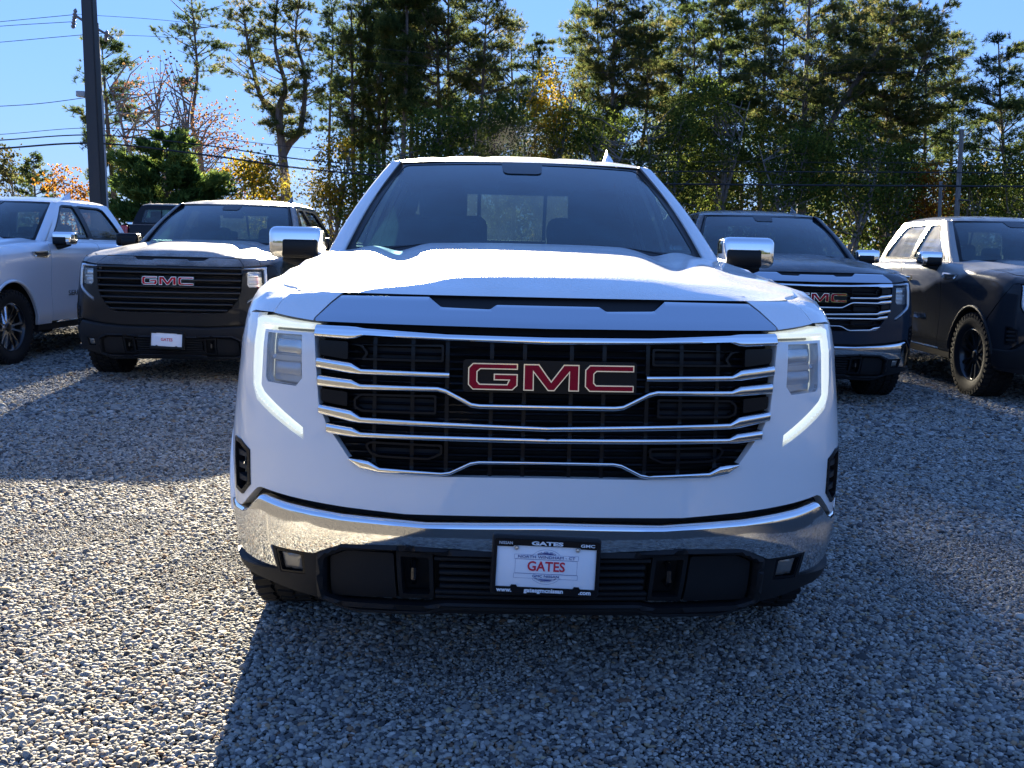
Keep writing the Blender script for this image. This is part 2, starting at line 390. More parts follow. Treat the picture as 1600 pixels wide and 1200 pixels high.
# --- chrome bars: list of (u, z top, z bottom)
BARS = [
 ('t', [(-.703, 1.146, 1.109), (-.60, 1.145, 1.105), (-.575, 1.144, 1.107), (-.55, 1.141, 1.116), (-.3, 1.131, 1.110), (0, 1.129, 1.103), (.3, 1.131, 1.110), (.55, 1.141, 1.116), (.575, 1.144, 1.107), (.60, 1.145, 1.105), (.703, 1.146, 1.109)]),
 ('l', [(-.695, 1.048, 1.018), (-.585, 1.036, 1.004), (-.557, 1.020, 1.004), (-.292, 1.017, 1.002)]),
 ('r', [(.292, 1.017, 1.002), (.557, 1.020, 1.004), (.585, 1.036, 1.004), (.695, 1.048, 1.018)]),
 ('2', [(-.690, .995, .963), (-.585, .986, .957), (-.557, .974, .958), (-.325, .974, .960), (-.30, .968, .954), (-.225, .930, .915), (-.20, .927, .912), (0, .927, .912), (.20, .927, .912), (.225, .930, .915), (.30, .968, .954), (.325, .974, .960), (.557, .974, .958), (.585, .986, .957), (.690, .995, .963)]),
 ('3', [(-.685, .908, .880), (-.585, .894, .860), (-.556, .876, .858), (0, .862, .848), (.556, .876, .858), (.585, .894, .860), (.685, .908, .880)]),
 ('4', [(-.660, .852, .823), (-.580, .842, .814), (-.555, .830, .815), (0, .827, .812), (.555, .830, .815), (.580, .842, .814), (.660, .852, .823)]),
 ('5', [(-.590, .752, .745), (-.555, .750, .716), (-.529, .746, .711), (-.497, .728, .707), (-.31, .720, .706), (-.285, .724, .710), (-.225, .754, .740), (-.20, .758, .746), (0, .759, .748), (.20, .758, .746), (.225, .754, .740), (.285, .724, .710), (.31, .720, .706), (.497, .728, .707), (.529, .746, .711), (.555, .750, .716), (.590, .752, .745)])]
BARS_BLACK = [(k, [(-w, z + .012, z - .012), (-w * .5, z + .012, z - .012), (0, z + .012, z - .012), (w * .5, z + .012, z - .012), (w, z + .012, z - .012)]) for k, z, w in (('a', 1.135, .70), ('b', 1.085, .695), ('c', 1.02, .69), ('d', .955, .685), ('e', .90, .68), ('f', .845, .655), ('g', .79, .61), ('h', .735, .56))]
def bar_mesh(pts, off=.012, dep=.012, n=11, step=.012, fat=0.0):
    pts = np.array(pts); us = np.unique(np.concatenate([np.arange(pts[0, 0], pts[-1, 0], step), pts[:, 0]]))
    zt = np.interp(us, pts[:, 0], pts[:, 1]) + fat; zb = np.interp(us, pts[:, 0], pts[:, 2]) - fat; P = []
    for k in range(n):
        q = math.sin((2 * k / (n - 1) - 1) * math.pi / 2); t = (q + 1) / 2      # flat face, rounded edges, leaning a touch forward at the top
        P.append(B(us, zb + (zt - zb) * t, off - dep * abs(q) ** 5 + (zt - zb) * .03 * q))
    P = np.array([B(us, zb + .002, off - dep - .03)] + P + [B(us, zt - .002, off - dep - .03)])
    V = P.reshape(-1, 3); m = len(us); F = [(i * m + j, i * m + j + 1, (i + 1) * m + j + 1, (i + 1) * m + j) for i in range(len(P) - 1) for j in range(m - 1)]
    F.append([i * m for i in range(len(P))]); F.append([i * m + m - 1 for i in range(len(P))][::-1])
    return mesh_from(V, F, angle=50)
_zs = lambda pts: [(-.236 + (x - 200) * .000405, 1.0495 - (y - 170) * .000388) for x, y in pts]
LETTERS = {
 'letter_g': _zs([(200, 207), (234, 170), (558, 170), (558, 216), (290, 216), (268, 236), (268, 306), (285, 326), (480, 326), (492, 298), (385, 298), (385, 248), (558, 248), (558, 336), (522, 372), (234, 372), (200, 335)]),
 'letter_m': _zs([(600, 170), (712, 170), (800, 296), (890, 170), (1003, 170), (1003, 372), (926, 372), (928, 236), (824, 372), (778, 372), (674, 236), (676, 372), (600, 372)]),
 'letter_c': _zs([(1045, 207), (1079, 170), (1402, 170), (1402, 220), (1130, 220), (1112, 238), (1112, 304), (1128, 322), (1402, 322), (1402, 372), (1079, 372), (1045, 335)])}
HALF_FASCIA = [(0, .588), (.42, .586), (.599, .598), (.80, .617), (.905, .628), (.925, .622), (1.0, .563), (1.03, .545), (1.10, .535)] + \
    arch(.95, .50, 167, 133, 6) + [(1.065, 1.163), (.995, 1.166), (.973, 1.13), (.969, 1.0), (.960, .944), (.933, .901), (.738, .797), (.741, .834), (.896, .929), (.914, .949), (.914, 1.120), (.709, 1.120)] + GRILLE[2:]
LAMP = [(.897, 1.112), (.752, 1.112), (.747, .982), (.768, .957), (.885, .961), (.894, .975)]
VENT = [(1.078, .765), (1.02, .762), (.958, .738), (.958, .626), (1.01, .584), (1.078, .592)]
DRL = [(.990, 1.163), (.715, 1.147), (.713, 1.125), (.918, 1.125), (.918, .947), (.900, .926), (.744, .831), (.741, .801), (.930, .905), (.956, .946), (.965, 1.0), (.969, 1.13)]
HOOD_U = .905
def hood_front(u): return B(u, np.full_like(u, 1.237), 0)
GS = tab([(0, 0), (.02, .011), (.05, .025), (.1, .043), (.15, .0585), (.2, .0685), (.3, .082), (.6, .108), (1.0, .134), (1.4, .151), (2, .16)])
def hood_mesh():
    us = np.linspace(-HOOD_U - .02, HOOD_U + .02, 121); Fp = hood_front(us); ts = np.concatenate([np.linspace(0, .12, 14), np.linspace(.15, 1, 40)]); P = []
    xr = us / us.max() * .875
    yr = 1.50 + .27 * (xr / .875) ** 2
    yr = yr + .05 * np.exp(-((np.abs(xr) - .47) / .07) ** 2)
    Ff = B(us, np.full_like(us, 1.172 + 0 * us), 0)
    ye = np.linspace(.2, 1.8, 60); xe_ = B(np.array([uy(v) for v in ye]), np.interp(ye, *ZT), 0)
    for t in ts:
        y = Fp[:, 1] * (1 - t) + yr * t; k = min(1, t / .12); k = k * k * (3 - 2 * k)
        xe = np.interp(y[-1], xe_[:, 1], xe_[:, 0]) - .005; x = Fp[:, 0] * (1 - k) + us / us.max() * xe * k
        s = y - Fp[:, 1]; ax = np.abs(x); base = 1.237 + np.interp(s, *GS); zed = np.interp(y, *ZT) + .001
        z = base + (zed - base) * np.clip(ax / xe, 0, 1) ** 2.5
        w = np.clip((s - .10) / .5, 0, 1); w = w * w * (3 - 2 * w)
        cx = .36 + .12 * np.clip(s / 1.3, 0, 1)     # the raised middle is wider at the back
        dome = 1 / (1 + np.exp((ax - cx) / .022)); z += .020 * w * dome
        ch = np.exp(-((ax - cx - .09) / .05) ** 2); z -= .012 * w * ch
        z += .014 * w * np.exp(-((ax - cx - .22) / .07) ** 2)
        P.append(np.stack([x, y, z], 1))
    P = np.array(P)
    V = P.reshape(-1, 3); n, m = P.shape[:2]
    F = [(i * m + j, i * m + j + 1, (i + 1) * m + j + 1, (i + 1) * m + j) for i in range(n - 1) for j in range(m - 1)]
    # turned-down edges
    nb = len(V); Vl = list(V)
    def skirt(idx, d):
        b = len(Vl)
        for k in idx: Vl.append(V[k] + np.array(d))
        for k in range(len(idx) - 1): F.append((idx[k], b + k, b + k + 1, idx[k + 1]))
    skirt([i * m for i in range(n)], (0, 0, -.03)); skirt([i * m + m - 1 for i in range(n)][::-1], (0, 0, -.03)); skirt([(n - 1) * m + j for j in range(m)][::-1], (0, 0, -.03))
    ends = [panel(S_(q), [(HOOD_U - .003, 1.1705), (.7225, 1.156), (.7225, 1.165), (.699, 1.208), (.676, 1.2335), (.671, 1.2366), (HOOD_U + .02, 1.2368)], (), 0, .02, .012) for q in (1, -1)]
    return join_meshes([mesh_from(Vl, F, angle=60)] + ends, 60)
SLOT_T = [(0, 1.229), (.375, 1.2315)]
CHROME_HALF = [(0, 1.213), (.158, 1.213), (.178, 1.200), (.327, 1.203), (.372, 1.231), (.668, 1.2285), (.690, 1.205), (.716, 1.163), (.712, 1.155), (0, 1.151)]
BT = np.array([(0, .575), (.354, .569), (.605, .582), (.80, .602), (.878, .612), (.892, .611), (.963, .557), (1.0, .545), (1.06, .541), (1.30, .541)])
BBm = np.array([(0, .487), (.161, .487), (.415, .499), (.606, .487), (.64, .478), (.696, .452), (.852, .457), (.853, .366), (.874, .364), (1.07, .345), (1.30, .365)])
def bumper_mesh():
    us = np.unique(np.concatenate([np.linspace(0, 1.25, 100), BT[:, 0], BBm[:, 0]])); us = us[us <= uy(.475)]
    us = np.concatenate([-us[:0:-1], us]); a = np.abs(us); zt = np.interp(a, BT[:, 0], BT[:, 1]); zb = np.interp(a, BBm[:, 0], BBm[:, 1]); P = []
    rows = [(0, -.03), (0, 0)] + [(t, 0) for t in np.linspace(.06, .80, 9)] + [(.86, .0), (.91, -.002), (.95, -.007), (.98, -.013), (1.0, -.022), (1.0, -.05)]
    for t, o in rows:
        z = zb + (zt - zb) * t
        if t >= .86: z = zt - (1 - t) * .11
        P.append(B(us, z, (.034 - .012 * ((.60 - z) / .22) ** 2) * (1 - .75 * np.clip((a - .78) / .25, 0, 1)) + o))
    return grid_mesh(P, angle=70)
def strip(S, us, zt, zb, off, n=4):
    P = [S(us, zb + (zt - zb) * k / (n - 1), off) for k in range(n)]; return grid_mesh(P)
def block(S, poly, off, thick, r=.006, pillow=None, res=.02): return panel(S, rounded(poly, r, 3), (), off, thick, res, pillow)

def wheel_meshes(style):
    d = {}
    at_ = style == 'dark'; r, w = (.425, .29) if at_ else (.41, .275); rr = .265
    pr = [(rr, -w * .40), (rr + .03, -w * .46), (rr + .08, -w * .5), (r - .05, -w * .5), (r - .018, -w * .46), (r - .008, -w * .40), (r - .008, w * .40), (r - .018, w * .46), (r - .05, w * .5), (rr + .08, w * .5), (rr + .03, w * .46), (rr, w * .40)]
    V, F = lathe(pr, 56); d['tyre'] = mesh_from(V, F, angle=30)
    bm = bmesh.new(); nb = 44
    for k in range(nb):
        for j, xo in enumerate((-.36, -.12, .12, .36)):
            a = 2 * math.pi * (k + .5 * (j % 2)) / nb
            rot = Matrix.Rotation(a, 3, 'X'); c = rot @ Vector((xo * w, 0, r - .004))
            bx(bm, c, (w * .20, 2 * math.pi * r / nb * .68, .016), 0, rot @ Matrix.Rotation(.25 * (1 if j % 2 else -1), 3, 'Z'))
        for sx in (-1, 1):
            a = 2 * math.pi * (k + .25) / nb; rot = Matrix.Rotation(a, 3, 'X'); bx(bm, rot @ Vector((sx * w * .475, 0, r - .03)), (.018, 2 * math.pi * r / nb * .5, .045), 0, rot)
    d['tread'] = bm_mesh(bm, False)
    V, F = lathe([(rr + .004, -w * .42), (rr + .006, w * .40), (rr - .008, w * .42), (rr - .02, w * .36), (rr - .03, w * .1), (rr - .03, -w * .42)], 56); d['rim'] = mesh_from(V, F)
    V, F = lathe([(.0, w * .02), (rr - .03, w * .02)], 40); d['brake_disc'] = mesh_from(V, F)
    bm = bmesh.new()
    for dv in (-1, 1):
        prof = [(.045, .05, .022, .012), (.12, .028, .020, .030), (rr - .012, .034, .022, .052)]
        vs0 = None
        for (rad, hw, dp, yo) in prof:
            ring = [bm.verts.new((x, dv * yo + q * hw * .5, rad)) for x, q in ((w * .25 + rad * .12, -.7), (w * .25 + rad * .12, .7), (w * .25 + rad * .12 - dp, 1), (w * .25 + rad * .12 - dp, -1))]
            if vs0:
                for i in range(4): bm.faces.new((vs0[i], vs0[(i + 1) % 4], ring[(i + 1) % 4], ring[i]))
            else: bm.faces.new(ring)
            vs0 = ring
        bm.faces.new(vs0)
    d['spoke'] = bm_mesh(bm, True, 30)
    V, F = lathe([(0.0, w * .33), (.035, w * .33), (.045, w * .31), (.06, w * .22), (.075, w * .1)], 24); d['hub_cap'] = mesh_from(V, F)
    return d
def add_wheel(root, x, y, style, s):
    W_ = cached(('wheel', style), lambda: wheel_meshes(style)); z = .425 if style == 'dark' else .41
    t = link('wheel', W_['tyre'], MT['tyre'], root); t.location = (x, y, z); t.rotation_euler = (rng.uniform(0, 6), 0, math.pi if s < 0 else 0)
    rm, sm = (MT['rim_dark'], MT['rim_dark']) if style == 'dark' else (MT['rim_dark'], MT['rim'])
    link('tread', W_['tread'], MT['tyre'], t); link('rim', W_['rim'], rm, t); link('brake_disc', W_['brake_disc'], MT['lamp_dark'], t); link('hub_cap', W_['hub_cap'], rm, t)
    for k in range(6):
        o = link('spoke', W_['spoke'], sm, t); o.rotation_euler = (2 * math.pi * k / 6, 0, 0)

def build_truck(name, label, loc, yaw, paint_, bars='chrome', front=True, detail=1, wheels='bright', lit=False, side_glass=('glass_side', 'glass_dark'), bumper='chrome', sides=(-1, 1), plate=True, interior=True):
    P = MT[paint_]; root = empty(name, loc, yaw); tag(root, label, 'pickup truck')
    C = lambda k, fn: cached(k, fn)
    # ---- front
    if front:
        link('front_fascia', C('fascia', lambda: panel(B, sym(HALF_FASCIA), [[(s * a, b) for a, b in q] for s in (1, -1) for q in (LAMP, VENT)], 0, .03, .022)), P, root)
        link('hood', C('hood', hood_mesh), P, root)
        hp = link('hood_chrome_panel' if bars == 'chrome' else 'hood_nose_panel', C('hchrome', lambda: panel(B, rounded(sym(CHROME_HALF), .004, 2), (), .004, .03, .012)), MT['hood_chrome'] if bars == 'chrome' else P, root)
        link('hood_scoop', C('scoop', lambda: panel(B, sym([(0, 1.249), (.70, 1.249), (.74, 1.18), (.72, 1.152), (0, 1.146)]), (), -.022, .01, .03)), MT['dark'], hp)
        # grille: back panel, slats, ribs, inserts, bars, emblem
        gr = link('grille', C('grille_back', lambda: panel(B, sym([(0, 1.16), (.72, 1.16), (.70, .90), (.675, .84), (.60, .74), (.56, .70), (0, .69)]), (), -.075, .01, .04)), MT['dark'], root)
        GP = sym(GRILLE)
        wl = lambda z: float(np.interp(z, [.704, .722, .755, .852, .914, 1.149], [.45, .56, .596, .665, .69, .708]))
        zs = np.arange(.722, 1.105, .0215)
        if detail:
            for i, z in enumerate(zs):
                w = wl(z) - .006
                link('slat', C(('slat', i), lambda: bar_mesh([(-w, z + .0045, z - .0045), (0, z + .0045, z - .0045), (w, z + .0045, z - .0045)], -.022, .004, 3, .05)), MT['gloss_black'], gr)
            for i, u in enumerate((-.52, -.404, -.300, -.168, -.070, .070, .168, .300, .404, .52)):
                zb = .70 if abs(u) < .45 else .715
                link('rib', C(('rib', i), lambda: strip(lambda a, b, o: B(a, b, o), np.array([u - .006, u - .002, u + .002, u + .006]), np.full(4, 1.125), np.full(4, zb), -.020, 12)), MT['gloss_black'], gr)
        else:
            for i, z in enumerate(zs[::2]):
                w = wl(z) - .006
                link('slat', C(('slat2', i), lambda: bar_mesh([(-w, z + .006, z - .006), (0, z + .006, z - .006), (w, z + .006, z - .006)], -.022, .004, 3, .08)), MT['gloss_black'], gr)
        for s in (-1, 1):
            for i, (q, hole) in enumerate((([(.31, 1.098), (.585, 1.090), (.560, 1.085), (.545, 1.066), (.56, 1.045), (.31, 1.046)], 0), ([(.60, 1.098), (.694, 1.100), (.690, 1.056), (.600, 1.045)], 1), ([(.33, .948), (.56, .945), (.58, .93), (.58, .902), (.555, .890), (.33, .890)], 0), ([(.60, .948), (.685, .955), (.682, .917), (.60, .905)], 1), ([(.31, .80), (.53, .803), (.545, .79), (.530, .765), (.50, .755), (.35, .752), (.31, .77)], 0))):
                if bars == 'chrome':
                    if hole: link('grille_insert', C(('ins', s, i), lambda: block(S_(s), q, -.004, .03, .006)), MT['gloss_black'], gr)
                    else:
                        link('grille_insert', C(('ins', s, i), lambda: panel(S_(s), rounded(q, .006, 3), [rounded(inset(q, .0065), .005, 3)], -.006, .035, .02)), MT['gloss_black'], gr)
                        link('shutter', C(('shut', s, i), lambda: panel(S_(s), rounded(inset(q, .004), .004, 2), (), -.034, .006, .03)), MT['plastic'], gr)
        for k, pts in (BARS if bars == 'chrome' else BARS_BLACK):
            link('grille_bar', C(('bar', bars, k), lambda: bar_mesh(pts, .014 if k == 't' else .010, fat=.0018 if bars == 'chrome' and k not in 't5' else 0)), MT['chrome'] if bars == 'chrome' else MT['bar_black'], gr)
        em = link('emblem', C('emb_back', lambda: panel(B, rounded([(-.252, 1.058), (.262, 1.058), (.262, .962), (-.252, .962)], .012), (), .006, .03, .03)), MT['gloss_black'], root)
        for k, poly in LETTERS.items():
            link(k, C((k, 0), lambda: panel(B, poly, (), .020, .016, .012)), MT['chrome'], em)
            link(k + '_fill', C((k, 1), lambda: panel(B, inset(poly, .0034), (), .0225, .004, .012)), MT['red'], em)
        # lamps, vents
        for s in (-1, 1):
            hl = link('headlight', C(('hl', s), lambda: panel(S_(s), [(1.06, 1.20), (.70, 1.20), (.70, 1.10), (.735, .94), (.74, .78), (.95, .89), (1.03, .98)], (), -.05, .01, .04)), MT['lamp_dark'], root)
            link('light_guide', C(('drl', s), lambda: panel(S_(s), rounded(inset(DRL, .0035), .012, 4), (), .012, .05, .008, (.022, .024))), MT['drl'] if lit else MT['drl_off'], hl)
            link('reflector', C(('rf', s), lambda: block(S_(s), [(.890, 1.105), (.758, 1.105), (.753, .985), (.772, .963), (.884, .967)], -.030, .02, .008)), MT['lamp_grey'], hl)
            for i, (z0, z1) in enumerate(((1.095, 1.05), (1.025, .985))):
                link('projector', C(('pj', s, i), lambda: block(S_(s), [(.880, z0), (.768, z0), (.766, z1), (.878, z1)], -.016, .014, .010, (.006, .02), .012)), MT['lamp_grey'] if i else MT['satin'], hl)
            link('lamp_bar', C(('lb', s), lambda: block(S_(s), [(.888, 1.045), (.758, 1.045), (.756, 1.032), (.888, 1.030)], -.010, .02, .004, (.004, .006), .008)), MT['drl_off'], hl)
            link('lens', C(('ln', s), lambda: panel(S_(s), rounded(LAMP, .008), (), -.002, .012, .02)), MT['lens'], hl)
            vt = link('side_vent', C(('vt', s), lambda: panel(S_(s), rounded(VENT, .008), [rounded(inset(VENT, .014), .006)], .004, .03, .012)), MT['gloss_black'], root)
            link('vent_back', C(('vb', s), lambda: panel(S_(s), inset(VENT, .004), (), -.03, .005, .03)), MT['dark'], vt)
            for i, z in enumerate((.635, .675, .715)):
                link('vent_fin', C(('vf', s, i), lambda: block(S_(s), [(1.068, z + .008), (.972, z + .006), (.972, z - .006), (1.068, z - .012)], -.006, .02, .003)), MT['plastic2'], vt)
        # bumper, valance
        link('bumper_gap', C('gap', lambda: panel(B, sym([(0, .61), (.6, .62), (.88, .65), (.96, .63), (1.05, .57), (1.22, .56), (1.22, .47), (0, .47)]), (), -.035, .01, .05)), MT['dark'], root)
        link('front_bumper', C('bumper', bumper_mesh), MT['chrome'] if bumper == 'chrome' else (P if bumper == 'paint' else MT['plastic']), root)
        VO = [(0, .468), (.27, .468), (.335, .474), (.40, .482), (.60, .474), (.668, .440), (.690, .300), (.63, .282), (.36, .283), (.30, .298), (0, .298)]
        va = link('valance', C('val', lambda: panel(B, sym([(0, .492), (.42, .504), (.61, .492), (.645, .482), (.70, .458), (.845, .458), (.848, .372), (1.08, .352), (1.20, .356), (1.20, .342), (1.10, .330), (.90, .318), (.72, .288), (.66, .262), (.58, .246), (0, .256)]), [sym(VO), [(.835, .448), (.733, .444), (.74, .370), (.835, .366)], [(-.835, .448), (-.733, .444), (-.74, .370), (-.835, .366)]], .022, .05, .03)), MT['plastic'], root)
        link('opening_frame', C('vframe', lambda: panel(B, rounded(inset(sym(VO), -.020), .012), [rounded(inset(sym(VO), .002), .008)], .040, .03, .012, (.010, .011))), MT['plastic'], va)
        link('opening_back', C('valback', lambda: panel(B, sym([(0, .50), (.72, .48), (.73, .28), (0, .27)]), (), -.06, .01, .06)), MT['dark'], va)
        for i, z in enumerate((.448, .424, .400, .376, .352, .330, .311)):
            w = .315 if 0 < i < 5 else .33
            link('lower_slat', C(('ls', i), lambda: bar_mesh([(-w, z + .007, z - .007), (0, z + .007, z - .007), (w, z + .007, z - .007)], .004, .006, 5, .04)), MT['plastic2'], va)
        link('skid_lip', C('lip', lambda: bar_mesh([(-.66, .270, .262), (-.58, .256, .240), (-.36, .262, .246), (-.30, .292, .268), (0, .292, .266), (.30, .292, .268), (.36, .262, .246), (.58, .256, .240), (.66, .270, .262)], .034, .014, 5, .03)), MT['plastic2'], va)
        for s in (-1, 1):
            link('tow_cover', C(('tc', s), lambda: block(S_(s), [(.655, .438), (.60, .462), (.455, .462), (.455, .300), (.672, .296)], .002, .03, .008)), MT['plastic'], va)
            link('tow_pocket', C(('tp', s), lambda: panel(S_(s), rounded([(.447, .470), (.335, .464), (.335, .305), (.447, .300)], .008), [rounded([(.434, .452), (.347, .450), (.347, .320), (.434, .318)], .006)], .002, .05, .02)), MT['plastic'], va)
            hk = B([s * .40], [.385], -.03)[0]
            link('tow_hook', C(('th', s), lambda: tube_mesh([hk + np.array(v) for v in ((0, .06, .03), (0, .0, .035), (0, -.018, .02), (0, -.02, -.01), (0, 0, -.028), (0, .05, -.03))], .010, 8)), MT['rim_dark'], va)
            fg = link('fog_lamp', C(('fg', s), lambda: block(S_(s), [(.838, .449), (.731, .446), (.737, .368), (.838, .364)], -.02, .03, .006)), MT['gloss_black'], root)
            link('fog_bezel', C(('fb', s), lambda: panel(S_(s), rounded([(.845, .453), (.722, .449), (.730, .362), (.845, .360)], .008), [rounded([(.828, .440), (.745, .437), (.749, .378), (.828, .375)], .005)], .020, .03, .012)), MT['gloss_black'], fg)
            link('fog_reflector', C(('fr', s), lambda: block(S_(s), [(.826, .438), (.748, .435), (.751, .380), (.826, .377)], .014, .02, .006, (.008, .02), .010)), MT['fog_grey'], fg)
        if plate: add_plate(root, detail)
        link('cowl', C('cowl', lambda: grid_mesh([[(x, 1.46 + .26 * (x / .845) ** 2 + dy, zz - .03 * (x / .845) ** 2) for x in np.linspace(-.87, .87, 24)] for dy, zz in ((-.02, 1.34), (.05, 1.352), (.12, 1.362))])), MT['plastic'], root)
        if detail:
            for s, x0 in ((-1, -.62), (1, .08)):
                link('wiper', C(('wp', s), lambda: tube_mesh([(x0 + .55 * t, 1.475 + .26 * ((x0 + .55 * t) / .845) ** 2 + .045 + .03 * math.sin(t * 3.1), 1.386 - .035 * ((x0 + .55 * t) / .845) ** 2 + .02 * math.sin(t * 3.1)) for t in np.linspace(0, 1, 8)], .007, 6)), MT['plastic'], root)
    # ---- sides
    for s in sides:
        F_ = S_(s)
        ztop = lambda y: float(np.interp(y, *ZT))
        def fender():
            top = [(uy(y), ztop(y) - .001) for y in np.linspace(1.765, .30, 16)]
            return panel(F_, [(HOOD_U + .003, 1.172), (1.037, 1.172), (1.068, 1.166)] + arch(.95, .50, 131, 4, 20) + [(uy(1.47), .40), (uy(1.765), .40)] + top + [(HOOD_U + .024, 1.236)], (), 0, .03, .03)
        link('front_fender', C(('fender', s), fender), P, root)
        fd = link('front_door', C(('fdoor', s), lambda: panel(F_, [(uy(1.775), .425), (uy(2.93), .425), (uy(2.93), 1.356), (uy(1.775), 1.350)], (), 0, .03, .035)), P, root)
        rd = link('rear_door', C(('rdoor', s), lambda: panel(F_, [(uy(2.942), .425), (uy(3.90), .425), (uy(3.97), .55), (uy(3.975), 1.356), (uy(2.942), 1.356)], (), 0, .03, .035)), P, root)
        link('rocker_panel', C(('rock', s), lambda: panel(F_, [(uy(1.475), .33), (uy(4.20), .33), (uy(4.18), .415), (uy(1.475), .390)], (), .004, .06, .05)), MT['plastic'], root)
        link('bed_side', C(('bed', s), lambda: panel(F_, [(uy(4.0), .44), (uy(4.16), .44)] + [(a, b) for a, b in arch(4.70, .50, 176, 4, 22)] + [(uy(5.24), .44), (uy(5.80), .50), (uy(5.845), .60), (uy(5.845), 1.348), (uy(4.0), 1.348)], (), 0, .06, .04)), P, root)
        link('tail_lamp', C(('tl', s), lambda: box_mesh((s * .925, 5.80, 1.12), (.17, .13, .38), .03, None, 3)), MT['tail'], root)
        for yc in (.95, 4.70):
            def lip():
                A = arch(yc, .505, 172 if yc < 2 else 178, 3, 34); V, F = [], []
                tube(V, F, [F_(np.array([a]), np.array([b]), 0.004)[0] for a, b in A], .017, 8); return mesh_from(V, F)
            link('wheel_arch_lip', C(('lip', yc, s), lip), MT['plastic'] if wheels == 'dark' else P, root)
            def liner():
                V, F = [], []; A = [(yc + .53 * math.cos(R(a)), .41 + .53 * math.sin(R(a))) for a in np.linspace(-10, 190, 24)]
                for x in (.99 * s, .50 * s): V += [(x, y, z) for y, z in A]
                n = len(A); F += [(i, i + 1, n + i + 1, n + i) for i in range(n - 1)]; F.append([n + i for i in range(n)]); return mesh_from(V, F)
            link('wheel_well', C(('well', yc, s), liner), MT['dark'], root)
            add_wheel(root, .875 * s, yc, wheels, s)
        for d, y0 in ((fd, 2.66), (rd, 3.68)):
            hb = F_(np.array([uy(y0)]), np.array([1.165]), .03)[0]
            link('door_handle', C(('hand', s, y0), lambda: box_mesh(hb, (.022, .20, .030), .009)), MT['chrome'] if paint_ != 'black' else MT['gloss_black'], d)
            link('handle_cup', C(('cup', s, y0), lambda: block(F_, [(uy(y0 - .09), 1.19), (uy(y0 + .09), 1.19), (uy(y0 + .08), 1.125), (uy(y0 - .07), 1.125)], .002, .01, .02)), MT['plastic'], d)
        bd = F_(np.array([uy(1.60)]), np.array([1.20]), .006)[0]
        link('fender_badge', C(('fbadge', s), lambda: panel(F_, rounded([(uy(1.36), 1.232), (uy(1.74), 1.242), (uy(1.74), 1.195), (uy(1.66), 1.165), (uy(1.42), 1.175)], .012), [rounded([(uy(1.42), 1.220), (uy(1.70), 1.228), (uy(1.70), 1.200), (uy(1.64), 1.182), (uy(1.45), 1.187)], .008)], .010, .012, .02)), MT['chrome'], root)
        link('badge_insert', C(('fbi', s), lambda: panel(F_, [(uy(1.40), 1.228), (uy(1.72), 1.236), (uy(1.72), 1.196), (uy(1.65), 1.172), (uy(1.44), 1.180)], (), .004, .01, .02)), MT['gloss_black'], root)
        nm = link('door_badge', C('sierra', lambda: text_mesh('SIERRA', .085, .003, sx=1.25, bold=.001)), MT['chrome'], fd)
        p = F_(np.array([uy(2.30)]), np.array([.735]), .004)[0]; nm.location = p; nm.rotation_euler = (R(90), 0, R(90) if s > 0 else R(-90))
        # greenhouse
        gw = [[(2.02, 1.392), (2.535, 1.772), (2.60, 1.790), (2.85, 1.792), (2.895, 1.392)], [(2.985, 1.392), (2.965, 1.792), (3.50, 1.788), (3.60, 1.765), (3.80, 1.44), (3.80, 1.392)]]
        side = [(1.73, 1.338), (2.52, 1.825), (2.60, 1.842), (3.72, 1.842), (3.80, 1.832), (YB(1.5) - .004, 1.5), (YB(1.338) - .004, 1.338)]
        cs = link('cab_side', C(('cab', s), lambda: panel(G_(s), rounded(side, .02), [rounded(g, .03) for g in gw], 0, .04, .04)), P, root)
        link('inner_trim', C(('itrim', s), lambda: panel(G_(s), side, [rounded(inset(g, .004), .03) for g in gw], -.046, 0, .06)), MT['cabin'], cs)
        for i, g in enumerate(gw):
            link('side_window', C(('win', s, i), lambda: panel(G_(s), rounded(inset(g, -.01), .03), (), -.014, .004, .06)), MT[side_glass[i]], cs)
            link('window_seal', C(('seal', s, i), lambda: panel(G_(s), rounded(inset(g, -.012), .03), [rounded(inset(g, .008), .03)], .002, .02, .03)), MT['gloss_black'], cs)
        link('pillar_cover', C(('bp', s), lambda: panel(G_(s), [(2.895, 1.39), (2.985, 1.39), (2.968, 1.795), (2.855, 1.795)], (), .003, .01, .05)), MT['gloss_black'], cs)
        link('windshield_pillar', C(('ap', s), lambda: pillar(s)), P, root)
        # mirror
        mr = link('side_mirror', C(('mir', s), lambda: box_mesh((1.058 * s, 1.950, 1.363), (.172, .172, .092), .016, None, 3)), MT['gloss_black'], root)
        link('mirror_cap', C(('mcap', s), lambda: mirror_cap(s)), MT['chrome'] if bars == 'chrome' or paint_ == 'frosty' else MT['gloss_black'], mr)
        link('mirror_glass', C(('mgl', s), lambda: box_mesh((1.082 * s, 2.036, 1.388), (.20, .008, .11), .003)), MT['chrome'], mr)
        def arm():
            V, F = [], []; tube(V, F, [(1.15 * s, 1.955, 1.318), (1.06 * s, 1.95, 1.300), (.97 * s, 1.94, 1.283), (.90 * s, 1.93, 1.30)], [.018, .030, .038, .045], 10); return mesh_from(V, F)
        link('mirror_arm', C(('marm', s), arm), MT['plastic'], mr)
